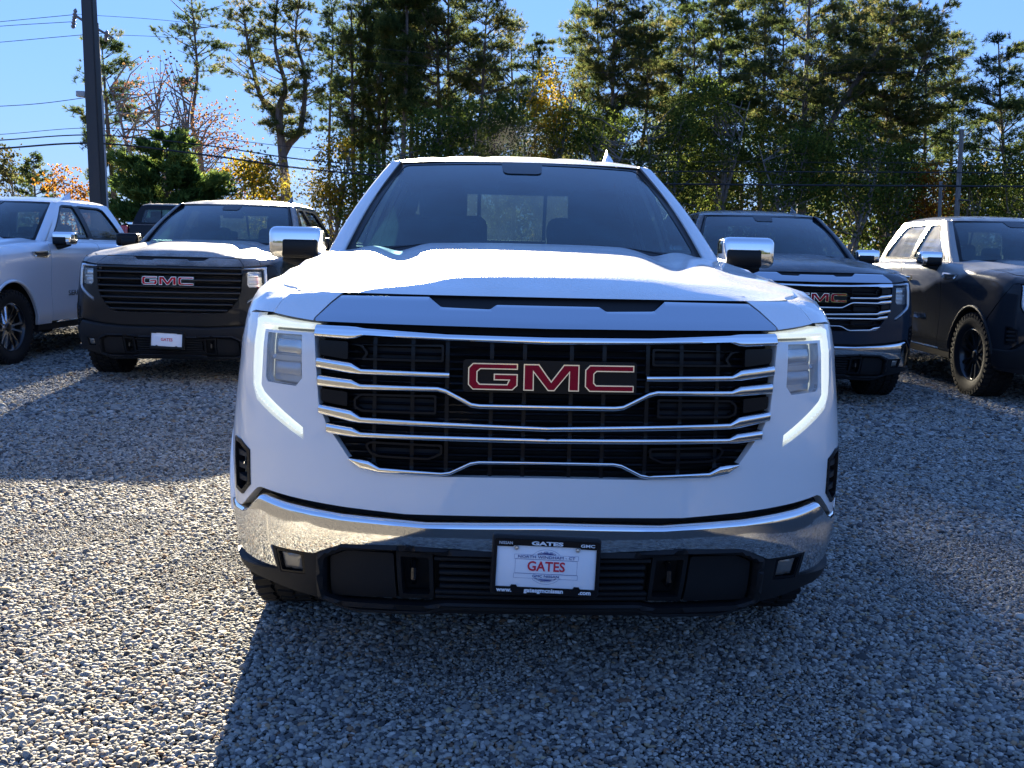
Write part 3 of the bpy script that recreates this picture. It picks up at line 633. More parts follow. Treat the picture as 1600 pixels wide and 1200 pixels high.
    # ---- cab top
    def roof():
        ys = np.linspace(0, 1, 30); ss = np.linspace(-1, 1, 49); PP = []
        zy, zz = tab([(0, 1.832), (.12, 1.868), (.3, 1.897), (.55, 1.913), (.8, 1.905), (.95, 1.880), (1.0, 1.848)])
        for t in ys:
            y0 = 2.40 + .14 * ss ** 2; y1 = 3.80; y = y0 + (y1 - y0) * t
            zc = np.interp(t, zy, zz); ze = np.interp(t, [0, .1, .9, 1], [1.822, 1.842, 1.842, 1.832]); x = .682 * ss
            a = np.abs(ss); z = zc - (zc - ze) * (.35 * a ** 2 + .65 * a ** 9)
            rib = .006 * np.clip(np.sin(t * math.pi) * 3, 0, 1) * (np.exp(-((a - .28) / .05) ** 2) + np.exp(-((a - .62) / .05) ** 2)); z = z - rib
            PP.append(np.stack([x, y, z], 1))
        return grid_mesh(PP, angle=60)
    rf = link('roof', C('roof', roof), P, root)
    link('headliner', C('liner', lambda: grid_mesh([[(.66 * q, 2.43 + .135 * q * q + (3.78 - 2.43 - .135 * q * q) * t, 1.820 + .045 * math.sin(min(1, t * 4) * 1.57) - .06 * abs(q) ** 6 * min(1, t * 4) - .09 * max(0, (t - .75) / .25) ** 2) for q in np.linspace(-1, 1, 17)] for t in (0, .04, .1, .2, .3, .5, .7, .8, .87, .94, 1)])), MT['cabin'], rf)
    link('antenna_fin', C('fin', fin), P, rf)
    link('cab_back', C('cabback', lambda: panel(CB, [(-.66, 1.835), (-.90, 1.345), (-.96, .6), (.96, .6), (.90, 1.345), (.66, 1.835)], [rounded([(-.60, 1.74), (-.70, 1.42), (.70, 1.42), (.60, 1.74)], .04)], 0, .03, .06)), P, root)
    link('rear_trim', C('rtrim', lambda: panel(CB, [(-.64, 1.82), (-.87, 1.345), (-.90, .85), (.90, .85), (.87, 1.345), (.64, 1.82)], [rounded([(-.60, 1.74), (-.70, 1.42), (.70, 1.42), (.60, 1.74)], .04)], -.045, 0, .1)), MT['cabin'], root)
    rw = link('rear_window', C('rearwin', lambda: panel(CB, [(-.61, 1.75), (-.71, 1.41), (.71, 1.41), (.61, 1.75)], (), -.012, .004, .1)), MT['glass_side'], root)
    for i, x in enumerate((-.22, .22)): link('window_divider', C(('wdiv', i), lambda: panel(CB, [(x - .012, 1.75), (x - .012, 1.41), (x + .012, 1.41), (x + .012, 1.75)], (), -.004, .02, .1)), MT['gloss_black'], rw)
    ws = link('windshield', C('wind', windshield), MT['glass'], root)
    link('windshield_border', C('frit', windshield_border), MT['gloss_black'], ws)
    link('camera_housing', C('camhouse', lambda: camera_housing()), MT['gloss_black'], ws)
    link('underbody', C('under', lambda: box_mesh((0, 3.1, .52), (1.1, 5.0, .28), .03)), MT['dark'], root)
    link('engine_bay', C('bay', lambda: box_mesh((0, .88, .87), (1.62, 1.1, .50), .03)), MT['dark'], root)
    link('bed_floor', C('bedfloor', lambda: box_mesh((0, 4.93, .86), (1.66, 1.80, .06), .01)), MT['plastic'], root)
    link('tailgate', C('tailgate', lambda: box_mesh((0, 5.80, 1.00), (1.62, .06, .68), .015)), P, root)
    # ---- inside the cab
    if interior:
        link('cabin_floor', C('cfloor', lambda: box_mesh((0, 2.75, .80), (1.76, 2.2, .06), .01)), MT['cabin'], root)
        link('dashboard', C('dash', lambda: grid_mesh([[(x, yy + .20 * (x / .82) ** 2, zz - .02 * (x / .8) ** 2) for x in np.linspace(-.82, .82, 24)] for yy, zz in ((1.60, 1.345), (1.80, 1.352), (1.95, 1.335), (2.0, 1.24), (1.98, .82))])), MT['cabin'], root)
        for x in (-.42, .42):
            sb = link('front_seat', C('seat', seat), MT['seat'], root); sb.location = (x, 2.72, .85)
            hr = link('headrest', C('hrest', lambda: box_mesh((0, .10, .78), (.27, .10, .19), .045, None, 3)), MT['seat'], sb)
        link('rear_bench', C('bench', rear_bench), MT['seat'], root)
        link('steering_wheel', C('steer', lambda: steering()), MT['cabin'], root)
        link('rear_view_mirror', C('rvm', lambda: box_mesh((0, 2.36, 1.70), (.24, .03, .065), .014)), MT['gloss_black'], root)
    return root
def pillar(s):
    a = np.array((.882, 1.735, 1.322)); b = np.array((.664, 2.50, 1.823)); c = np.array((.655, 2.60, 1.845)); pts = []
    V, F = [], []; n = 12; T = np.linspace(0, 1, 14)
    for t in T:
        p = a + (b - a) * t + np.array((.012, -.01, .012)) * math.sin(math.pi * t)
        wx, wy = .046 - .010 * t, .060
        for k in range(n):
            q = 2 * math.pi * k / n; e = .7
            cx = math.copysign(abs(math.cos(q)) ** e, math.cos(q)); cy = math.copysign(abs(math.sin(q)) ** e, math.sin(q))
            V.append((s * (p[0] + wx * cx), p[1] + wy * cy + .02, p[2] + .012 * cy * 0 - .3 * wx * cx))
    for i in range(len(T) - 1):
        for k in range(n): F.append((i * n + k, i * n + (k + 1) % n, (i + 1) * n + (k + 1) % n, (i + 1) * n + k))
    me = mesh_from(V, F, angle=60); bm = bmesh.new(); bm.from_mesh(me); return bm_mesh(bm, True, 60)
def mirror_cap(s):
    bm = bmesh.new()
    bx(bm, (1.082 * s, 1.952, 1.391), (.250, .166, .146), .034, None, 4)
    return bm_mesh(bm, True, 45)
def fin():
    bm = bmesh.new(); x0, y0, z0 = .53, 2.95, 1.888
    secs = [(0, .0, .030, 0), (.05, .030, .042, .006), (.12, .070, .032, .02), (.17, .092, .016, .045), (.185, .090, .012, .055)]
    prev = None
    for dy, h, w, lo in secs:
        ring = [bm.verts.new((x0 + q * w, y0 + dy, z0 + zz)) for q, zz in ((-1, -.02), (-.55, h * .7), (0, h), (.55, h * .7), (1, -.02))]
        if prev:
            for i in range(4): bm.faces.new((prev[i], prev[i + 1], ring[i + 1], ring[i]))
        prev = ring
    bm.faces.new(prev); return bm_mesh(bm, True, 50)
def _ws(s, t):
    xb, yb, zb = .842 * s, 1.49 + .27 * s * s, 1.372 - .035 * s * s
    xt, yt, zt = .640 * s, 2.405 + .135 * s * s, 1.830 - .008 * s * s
    bul = .035 * np.sin(np.pi * t)
    return np.stack([xb + (xt - xb) * t, yb + (yt - yb) * t - bul * .45, zb + (zt - zb) * t + bul * .8], -1)
def windshield(): return grid_mesh([_ws(np.linspace(-1, 1, 40), np.full(40, t)) for t in np.linspace(0, 1, 22)])
def windshield_border():
    S = lambda s, t, o: _ws(s, t) + np.stack([0 * s, -.5 * np.asarray(o) + 0 * s, .85 * np.asarray(o) + 0 * s], -1)
    return panel(S, [(-1, 0), (1, 0), (1, 1), (-1, 1)], [rounded([(-.955, .05), (.955, .05), (.94, .955), (-.94, .955)], .05)], .003, .004, .05)
def camera_housing():
    S = lambda s, t, o: _ws(s, t) + np.stack([0 * s, -.5 * np.asarray(o) + 0 * s, .85 * np.asarray(o) + 0 * s], -1)
    return panel(S, rounded([(-.165, .99), (-.14, .80), (.14, .80), (.165, .99)], .05), (), .005, .03, .04)
def seat():
    bm = bmesh.new()
    bx(bm, (0, -.20, .13), (.52, .54, .16), .06, None, 3); bx(bm, (0, .10, .42), (.50, .15, .60), .06, Matrix.Rotation(-.22, 3, 'X'), 3)
    for x in (-.05, .05): bx(bm, (x, .10, .70), (.014, .014, .12))
    return bm_mesh(bm)
def rear_bench():
    bm = bmesh.new(); bx(bm, (0, 3.50, 1.02), (1.50, .50, .16), .05, None, 3); bx(bm, (0, 3.74, 1.22), (1.50, .14, .44), .05, Matrix.Rotation(-.2, 3, 'X'), 3)
    for x in (-.45, .45): bx(bm, (x, 3.78, 1.47), (.24, .09, .14), .04, None, 3)
    return bm_mesh(bm)
def steering():
    c = Vector((.42, 2.12, 1.28)); V, F = [], []; rot = Matrix.Rotation(R(-25), 3, 'X')
    tube(V, F, [c + rot @ Vector((.185 * math.cos(a), 0, .185 * math.sin(a))) for a in np.linspace(0, 2 * math.pi, 28)], .017, 8, False)
    for a in (0, math.pi, -math.pi / 2): tube(V, F, [c, c + rot @ Vector((.18 * math.cos(a), 0, .18 * math.sin(a)))], .018, 6)
    tube(V, F, [c, c + Vector((0, -.25, -.10))], .04, 8)
    return mesh_from(V, F)
def add_plate(root, detail):
    """dealer plate in its black frame, lettering raised a hair off the surface"""
    F0 = empty('license_plate', (.004, -.052, .452)); F0.parent = root; F0.rotation_euler = (R(90 - 4), R(2.0), 0)
    L = lambda nm, me, m_, z=0.0, x=0.0, y=0.0, par=None: _pl(nm, me, m_, par or F0, x, y, z)
    def _pl(nm, me, m_, par, x, y, z):
        o = link(nm, me, m_, par); o.location = (x, y, z); return o
    L('plate_bracket', cached('pbr', lambda: box_mesh((0, 0, -.020), (.324, .178, .05), .010)), MT['plastic'])
    pl = L('plate_sheet', cached('psh', lambda: box_mesh((0, 0, .007), (.304, .154, .004), .0015)), MT['plate'])
    def frame():
        flat = lambda a, b, o: np.stack([a, b, np.asarray(o) + 0 * a], -1)
        notch = [(-.147, .058), (-.101, .058), (-.097, .062), (.097, .062), (.101, .058), (.147, .058), (.147, -.062), (.104, -.062), (.100, -.056), (.086, -.056), (.082, -.062), (-.082, -.062), (-.086, -.056), (-.100, -.056), (-.104, -.062), (-.147, -.062)]
        return panel(flat, rounded([(-.156, .080), (.156, .080), (.156, -.081), (-.156, -.081)], .008), [notch], .014, .008, .03)
    fr = L('plate_frame', cached('pfr', frame), MT['gloss_black'])
    T = lambda key, txt, size, x, y, m_, par, z, sx=1.0, bold=0.0, nm='lettering': L(nm, cached(('txt', key), lambda: text_mesh(txt, size, .0005, sx=sx, bold=bold)), m_, z, x, y, par)
    T('g', 'GATES', .040, 0, .000, MT['plate_red'], pl, .0105, .95, .0008)
    if detail:
        T('gt', 'GATES', .0150, 0, .0700, MT['plate_text'], fr, .0150, 2.1, .0006)
        T('nis', 'NISSAN', .0120, -.122, .0685, MT['plate_text'], fr, .0150, 1.0); T('gmc', 'GMC', .0120, .120, .0685, MT['plate_text'], fr, .0150, 1.6, .0003)
        T('www', 'www.', .0170, -.121, -.0715, MT['plate_text'], fr, .0150, 1.1, .0006); T('site', 'gatesgmcnissan', .0170, -.004, -.0705, MT['plate_text'], fr, .0150, 1.12, .0006); T('com', '.com', .0170, .118, -.0715, MT['plate_text'], fr, .0150, 1.1, .0006)
        T('nw', 'NORTH WINDHAM - CT', .0115, 0, .0285, MT['plate_blue'], pl, .0105, 1.35); T('gn', 'GMC NISSAN', .0105, 0, -.0285, MT['plate_blue'], pl, .0105, 1.3)
        def ring():
            V, F = [], []; n = 56
            for k in range(n):
                a = 2 * math.pi * k / n
                for r_ in (.0565, .0558): V.append((r_ * math.cos(a), .052 / .0565 * r_ * math.sin(a), .0101))
            F += [(2 * k, 2 * ((k + 1) % n), 2 * ((k + 1) % n) + 1, 2 * k + 1) for k in range(n) if abs(math.sin(2 * math.pi * k / n)) > .66]
            return mesh_from(V, F, False)
        L('seal_ring', cached('pring', ring), MT['plate_blue'], 0, 0, 0, pl)
        def rect(x0, x1, y0, y1, w=.0006):
            V, F = [], []
            for a, b, c, d in ((x0, x1, y0, y0 + w), (x0, x1, y1 - w, y1), (x0, x0 + w, y0 + w, y1 - w), (x1 - w, x1, y0 + w, y1 - w)):
                k = len(V); V += [(a, c, .0101), (b, c, .0101), (b, d, .0101), (a, d, .0101)]; F.append((k, k + 1, k + 2, k + 3))
            return mesh_from(V, F, False)
        L('banner_outline', cached('prect1', lambda: rect(-.095, .095, .0215, .0355)), MT['plate_blue'], 0, 0, 0, pl); L('banner_outline', cached('prect2', lambda: rect(-.095, .095, -.0355, -.0215)), MT['plate_blue'], 0, 0, 0, pl); L('banner_outline', cached('prect3', lambda: rect(-.092, .092, -.0212, .0212)), MT['plate_blue'], 0, 0, 0, pl)
        def lens_(sg):
            V = []; n = 16
            for k in range(n + 1):
                x = -.022 + .044 * k / n; V += [(x, sg * .037, .0102), (x, sg * (.037 + .0045 * (1 - (x / .022) ** 2)), .0102)]
            F = [(2 * k, 2 * k + 2, 2 * k + 3, 2 * k + 1) for k in range(n)]; return mesh_from(V, F, False)
        for sg in (1, -1): L('seal_arc', cached(('parc', sg), lambda: lens_(sg)), MT['plate_blue'], 0, 0, 0, pl)
        for txt, rr, a0, sg, sz in (('860-456-0055', .0475, 90, -1, .0085), ('gatesgmcnissan.com', .0475, 270, 1, .0062)):
            n = len(txt); span = 62 if sg < 0 else 76
            for k, ch in enumerate(txt):
                a = a0 + sg * span * (k / (n - 1) - .5); o = T(('c', ch, sz), ch, sz, rr * math.cos(R(a)), .92 * rr * math.sin(R(a)), MT['plate_blue'], pl, .0105, 1.0, 0, 'letter'); o.rotation_euler = (0, 0, R(a - a0))
        for x, y in ((-.090, .0545), (.091, .0545)): L('screw', cached('pscrew', lambda: mesh_from(*lathe([(0, .004), (.005, .0035), (.007, 0)], 14))), MT['screw'], .014, x, y, fr).rotation_euler = (0, R(-90), 0)
# ------------------------------------------------------------------ ground and gravel
def gravel_mat():
    m = mat('gravel_ground', (.2, .19, .18), .95, 0, 0, .1); n, l, b = nodes(m)
    tc = N(m, 'ShaderNodeTexCoord'); v = N(m, 'ShaderNodeTexVoronoi', i_Scale=34.0); l.new(tc.outputs['Object'], v.inputs['Vector'])
    sp = N(m, 'ShaderNodeSeparateColor'); l.new(v.outputs['Color'], sp.inputs[0])
    c = ramp(m, sp.outputs[0], [(0, (.05, .05, .05)), (.35, (.11, .11, .105)), (.65, (.19, .18, .16)), (.85, (.27, .255, .23)), (1, (.20, .15, .10))])
    big = N(m, 'ShaderNodeTexNoise', i_Scale=.5, i_Detail=5.0); l.new(tc.outputs['Object'], big.inputs['Vector'])
    g = N(m, 'ShaderNodeMapRange', i_1=.3, i_2=.7, i_3=.75, i_4=1.15); l.new(big.outputs[0], g.inputs[0])
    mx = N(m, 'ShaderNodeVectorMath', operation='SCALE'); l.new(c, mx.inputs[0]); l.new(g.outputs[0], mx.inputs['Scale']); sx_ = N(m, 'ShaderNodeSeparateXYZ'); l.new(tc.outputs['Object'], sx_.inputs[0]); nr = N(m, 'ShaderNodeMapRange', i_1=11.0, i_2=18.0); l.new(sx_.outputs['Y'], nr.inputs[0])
    l.new(mixc(m, nr.outputs[0], (.085, .079, .070), mx.outputs[0]), b.inputs['Base Color'])  # near bed colour darkened so gaps between stones look deeply shaded
    inv = mth(m, 'SUBTRACT', 1.0, v.outputs['Distance']); bp = N(m, 'ShaderNodeBump', i_Strength=1.0, i_Distance=.03); l.new(inv, bp.inputs['Height']); l.new(bp.outputs[0], b.inputs['Normal'])
    return m
gm = gravel_mat()
xs = np.concatenate([np.linspace(-900, -12, 12), np.linspace(-11, 11, 60), np.linspace(12, 900, 12)]); ys = np.concatenate([np.linspace(-900, -4, 10), np.linspace(-3, 24, 70), np.linspace(25, 60, 8), np.linspace(80, 1200, 12)])
def gz(x, y):
    x = np.asarray(x, float); y = np.asarray(y, float)
    w = np.clip(1 - np.hypot(x, y - 6) / 30, 0, 1)
    return w * (.010 * np.sin(1.9 * x + .7 * y) * np.cos(1.3 * y - .5 * x) + .006 * np.sin(4.1 * x - 2.3 * y)) - .012 + .42 * np.clip((y - 18) / 4.5, 0, 1) ** 2 * (3 - 2 * np.clip((y - 18) / 4.5, 0, 1))
GX, GY = np.meshgrid(xs, ys, indexing='ij'); GP_ = np.stack([GX, GY, gz(GX, GY)], -1)
def dark_sheet():
    m = mat('dark_sheet', (.05, .05, .052), .9); n, l, b = nodes(m); tc = N(m, 'ShaderNodeTexCoord'); nz = N(m, 'ShaderNodeTexNoise', i_Scale=90.0, i_Detail=4.0); l.new(tc.outputs['Object'], nz.inputs['Vector'])
    l.new(ramp(m, nz.outputs[0], [(.3, (.035, .035, .037)), (.7, (.07, .07, .07))]), b.inputs['Base Color']); return m
tag(link('dark_reflection_sheet', grid_mesh([[(x, y, .02) for x in np.linspace(-120, 120, 9)] for y in (-60, -30, -8)]), dark_sheet()), 'unseen dark sheet added behind the viewer to darken reflections', None, None, 'structure')  # unseen sheet added behind the camera, darkening what the black paint mirrors
tag(link('ground', grid_mesh(GP_, flip=True), gm), 'grey crushed gravel lot under all the trucks', None, None, 'structure')

def stone_mat():
    m = mat('pebble', (.25, .24, .22), .85, 0, 0, .12); n, l, b = nodes(m)
    oi = N(m, 'ShaderNodeObjectInfo')
    c = ramp(m, oi.outputs['Random'], [(0, (.04, .042, .044)), (.14, (.09, .092, .092)), (.30, (.21, .208, .195)), (.50, (.36, .34, .295)), (.68, (.26, .24, .195)), (.80, (.52, .50, .45)), (.90, (.12, .13, .14)), (.945, (.36, .24, .14)), (.975, (.13, .07, .045)), (1, (.42, .34, .20))])
    tc = N(m, 'ShaderNodeTexCoord'); nz = N(m, 'ShaderNodeTexNoise', i_Scale=2.5, i_Detail=4.0); l.new(tc.outputs['Object'], nz.inputs['Vector'])
    l.new(mixc(m, mth(m, 'MULTIPLY', nz.outputs[0], .30), c, (.12, .118, .108)), b.inputs['Base Color'])
    return m
def gravel():
    def field(d0, d1, sp, mg, extra=0):
        out = []
        y = d0
        while y < d1:
            hw = .53 * y + mg; x = np.arange(-hw, hw, sp) + rng.uniform(0, sp); out.append(np.stack([x, np.full_like(x, y)], 1)); y += sp * .866
        p = np.concatenate(out); p += rng.uniform(-.42, .42, p.shape) * sp; return p
    fs = [(field(1.6, 4.9, .0136, 1.1), .0083), (field(4.9, 7.6, .0170, 1.2), .0103), (field(7.6, 12, .028, .9), .016), (field(12, 18, .052, .9), .027)]
    k = np.concatenate([np.full(len(q), r_) for q, r_ in fs]); P = np.concatenate([q for q, r_ in fs]); n = len(P)
    # beds of finer stone, and a loose scatter of larger ones
    patch = np.sin(P[:, 0] * 1.7 + 1.0) * np.cos(P[:, 1] * 2.3 - .6) + .5 * np.sin(P[:, 0] * 4.3 - P[:, 1] * 3.1)
    fine = patch > .72; ex = P[fine] + (k[fine] * .95)[:, None] * rng.choice([-1, 1], (fine.sum(), 2)); P = np.concatenate([P, ex]); k = np.concatenate([k, k[fine]]); patch = np.concatenate([patch, patch[fine]]); n = len(P)
    size = k * rng.lognormal(0, .20, n) * np.where(patch > .72, .66, 1.0)
    big = rng.random(n) < .015; size[big] *= 1.35
    z = gz(P[:, 0], P[:, 1]) + size * .30 + rng.uniform(0, .006, n)
    me = bpy.data.meshes.new('gravel'); me.vertices.add(n); me.vertices.foreach_set('co', np.stack([P[:, 0], P[:, 1], z], 1).astype(np.float32).ravel())
    rot = me.attributes.new('rot', 'FLOAT_VECTOR', 'POINT'); rot.data.foreach_set('vector', np.stack([rng.normal(0, .35, n), rng.normal(0, .35, n), rng.uniform(0, 6.28, n)], 1).astype(np.float32).ravel())
    sc = me.attributes.new('scl', 'FLOAT_VECTOR', 'POINT'); sc.data.foreach_set('vector', (size[:, None] * np.stack([rng.uniform(.9, 1.35, n), rng.uniform(.75, 1.05, n), rng.uniform(.42, .74, n)], 1)).astype(np.float32).ravel())
    ix = me.attributes.new('pick', 'INT', 'POINT'); ix.data.foreach_set('value', rng.integers(0, 6, n).astype(np.int32))
    o = bpy.data.objects.new('gravel', me); COL.objects.link(o)
    sm = stone_mat(); me.materials.append(sm)
    g = bpy.data.node_groups.new('gravel', 'GeometryNodeTree'); g.interface.new_socket('Geometry', in_out='INPUT', socket_type='NodeSocketGeometry'); g.interface.new_socket('Geometry', in_out='OUTPUT', socket_type='NodeSocketGeometry')
    nn, ll = g.nodes, g.links; gi = nn.new('NodeGroupInput'); go = nn.new('NodeGroupOutput')
    ge = nn.new('GeometryNodeGeometryToInstance')
    for i in range(6):
        ic = nn.new('GeometryNodeMeshIcoSphere'); ic.inputs['Radius'].default_value = 1.0; ic.inputs['Subdivisions'].default_value = 2
        sp = nn.new('GeometryNodeSetPosition'); nz = nn.new('ShaderNodeTexNoise'); nz.noise_dimensions = '4D'; nz.inputs['W'].default_value = i * 7.3; nz.inputs['Scale'].default_value = 1.1; nz.inputs['Detail'].default_value = 1.0
        sb = nn.new('ShaderNodeVectorMath'); sb.operation = 'SUBTRACT'; sb.inputs[1].default_value = (.5, .5, .5); mu = nn.new('ShaderNodeVectorMath'); mu.operation = 'SCALE'; mu.inputs['Scale'].default_value = 1.15
        ll.new(nz.outputs['Color'], sb.inputs[0]); ll.new(sb.outputs[0], mu.inputs[0]); ll.new(ic.outputs['Mesh'], sp.inputs['Geometry']); ll.new(mu.outputs[0], sp.inputs['Offset'])
        ss = nn.new('GeometryNodeSetShadeSmooth'); ss.inputs['Shade Smooth'].default_value = True; ll.new(sp.outputs[0], ss.inputs[0])
        smn = nn.new('GeometryNodeSetMaterial'); smn.inputs['Material'].default_value = sm; ll.new(ss.outputs[0], smn.inputs[0])
        ll.new(smn.outputs[0], ge.inputs[0])
    ip = nn.new('GeometryNodeInstanceOnPoints'); ip.inputs['Pick Instance'].default_value = True
    def attr(nm, ty):
        a_ = nn.new('GeometryNodeInputNamedAttribute'); a_.data_type = ty; a_.inputs['Name'].default_value = nm; return a_.outputs[0]
    ll.new(gi.outputs[0], ip.inputs['Points']); ll.new(ge.outputs[0], ip.inputs['Instance']); ll.new(attr('pick', 'INT'), ip.inputs['Instance Index']); ll.new(attr('rot', 'FLOAT_VECTOR'), ip.inputs['Rotation']); ll.new(attr('scl', 'FLOAT_VECTOR'), ip.inputs['Scale'])
    ll.new(ip.outputs[0], go.inputs[0])
    md = o.modifiers.new('gravel', 'NODES'); md.node_group = g
    tag(o, 'loose grey and tan pebbles covering the lot', 'gravel', None, 'stuff'); print('pebbles', n)
gravel()

# ------------------------------------------------------------------ trees
def leaf_mat(name, stops, trans=.5):
    m = bpy.data.materials.new(name); m.use_nodes = True; n, l = m.node_tree.nodes, m.node_tree.links; n.clear()
    out = n.new('ShaderNodeOutputMaterial'); at_ = n.new('ShaderNodeAttribute'); at_.attribute_name = 'tint'
    c = ramp(m, at_.outputs['Fac'], stops); df = n.new('ShaderNodeBsdfDiffuse'); tr = n.new('ShaderNodeBsdfTranslucent'); mx = n.new('ShaderNodeMixShader'); mx.inputs[0].default_value = trans
    l.new(c, df.inputs[0]); l.new(c, tr.inputs[0]); l.new(df.outputs[0], mx.inputs[1]); l.new(tr.outputs[0], mx.inputs[2]); l.new(mx.outputs[0], out.inputs[0]); return m
LM = {
 'pine': leaf_mat('pine_needles', [(0, (.024, .042, .016)), (.45, (.054, .082, .028)), (.75, (.10, .13, .038)), (.92, (.15, .155, .05)), (1, (.20, .165, .07))], .5),
 'pinewarm': leaf_mat('bronzed_pine_needles', [(0, (.026, .042, .016)), (.4, (.062, .086, .030)), (.7, (.115, .128, .042)), (1, (.22, .18, .075))], .5),
 'cedar': leaf_mat('cedar_sprays', [(0, (0.033, 0.066, 0.019)), (.5, (0.084, 0.135, 0.033)), (.85, (0.168, 0.225, 0.053)), (1, (0.300, 0.320, 0.075))], .35),
 'green': leaf_mat('green_leaves', [(0, (.038, .066, .016)), (.5, (.085, .125, .028)), (.8, (.16, .20, .040)), (1, (.27, .27, .05))], .58),
 'yellow': leaf_mat('yellow_leaves', [(0, (0.072, 0.078, 0.014)), (.4, (0.204, 0.180, 0.024)), (.75, (0.408, 0.300, 0.030)), (1, (0.504, 0.264, 0.024))], .55),
 'orange': leaf_mat('orange_leaves', [(0, (.11, .05, .014)), (.5, (.27, .12, .02)), (1, (.42, .20, .03))], .55),
 'red': leaf_mat('faded_red_leaves', [(0, (.12, .06, .045)), (.5, (.21, .10, .07)), (.8, (.25, .16, .07)), (1, (.18, .18, .06))], .5),
 'hedge': leaf_mat('hedgerow_leaves', [(0, (.020, .032, .010)), (.4, (.05, .06, .016)), (.7, (.26, .19, .02)), (1, (.40, .26, .03))], .4),
 'far': leaf_mat('distant_foliage', [(0, (.030, .045, .022)), (.5, (.07, .08, .03)), (1, (.17, .13, .05))], .45)}
def bark_mat(name, a, b_):
    m = mat(name, a, .9); n, l, b = nodes(m); tc = N(m, 'ShaderNodeTexCoord'); mp = N(m, 'ShaderNodeMapping', i_Scale=(6, 6, 1.2)); l.new(tc.outputs['Object'], mp.inputs[0])
    nz = N(m, 'ShaderNodeTexNoise', i_Scale=2.0, i_Detail=6.0); l.new(mp.outputs[0], nz.inputs['Vector']); l.new(ramp(m, nz.outputs[0], [(.3, a), (.7, b_)]), b.inputs['Base Color'])
    bp = N(m, 'ShaderNodeBump', i_Strength=.8, i_Distance=.05); l.new(nz.outputs[0], bp.inputs['Height']); l.new(bp.outputs[0], b.inputs['Normal']); return m
BARK = bark_mat('pine_bark', (.055, .045, .038), (.15, .12, .10)); BARK2 = bark_mat('grey_bark', (.10, .09, .08), (.22, .20, .18))
def foliage_mesh(pos, dirs, k, length, width, rg, droop=.0, tint=None):
    """every sprig is k narrow blades; numpy only"""
    n = len(pos); pos = np.repeat(pos, k, 0); dirs = np.repeat(dirs, k, 0)
    d = dirs * .75 + rg.normal(0, .62, (n * k, 3)); d[:, 2] += .12 - droop; d /= np.linalg.norm(d, axis=1)[:, None]
    L = length * rg.uniform(.6, 1.25, (n * k, 1)); s = np.cross(d, rg.normal(0, 1, (n * k, 3))); s /= np.linalg.norm(s, axis=1)[:, None] + 1e-9
    w = width * rg.uniform(.7, 1.3, (n * k, 1)); base = pos - d * L * .25
    V = np.stack([base, base + d * L * .55 + s * w * .5, base + d * L, base + d * L * .55 - s * w * .5], 1).reshape(-1, 3)
    me = bpy.data.meshes.new('crown'); nf = n * k; me.vertices.add(nf * 4); me.vertices.foreach_set('co', V.astype(np.float32).ravel())
    me.loops.add(nf * 4); me.loops.foreach_set('vertex_index', np.arange(nf * 4, dtype=np.int32)); me.polygons.add(nf); me.polygons.foreach_set('loop_start', np.arange(0, nf * 4, 4, dtype=np.int32)); me.update(calc_edges=True)
    t = rg.uniform(0, 1, n) if tint is None else tint; t = np.repeat(np.repeat(t, k) * .8 + rg.uniform(0, .2, n * k), 4)
    a = me.attributes.new('tint', 'FLOAT', 'POINT'); a.data.foreach_set('value', t.astype(np.float32)); return me
def path_at(path, z):
    P = np.array([tuple(p) for p in path]); return np.array([np.interp(z, P[:, 2], P[:, 0]), np.interp(z, P[:, 2], P[:, 1]), z])
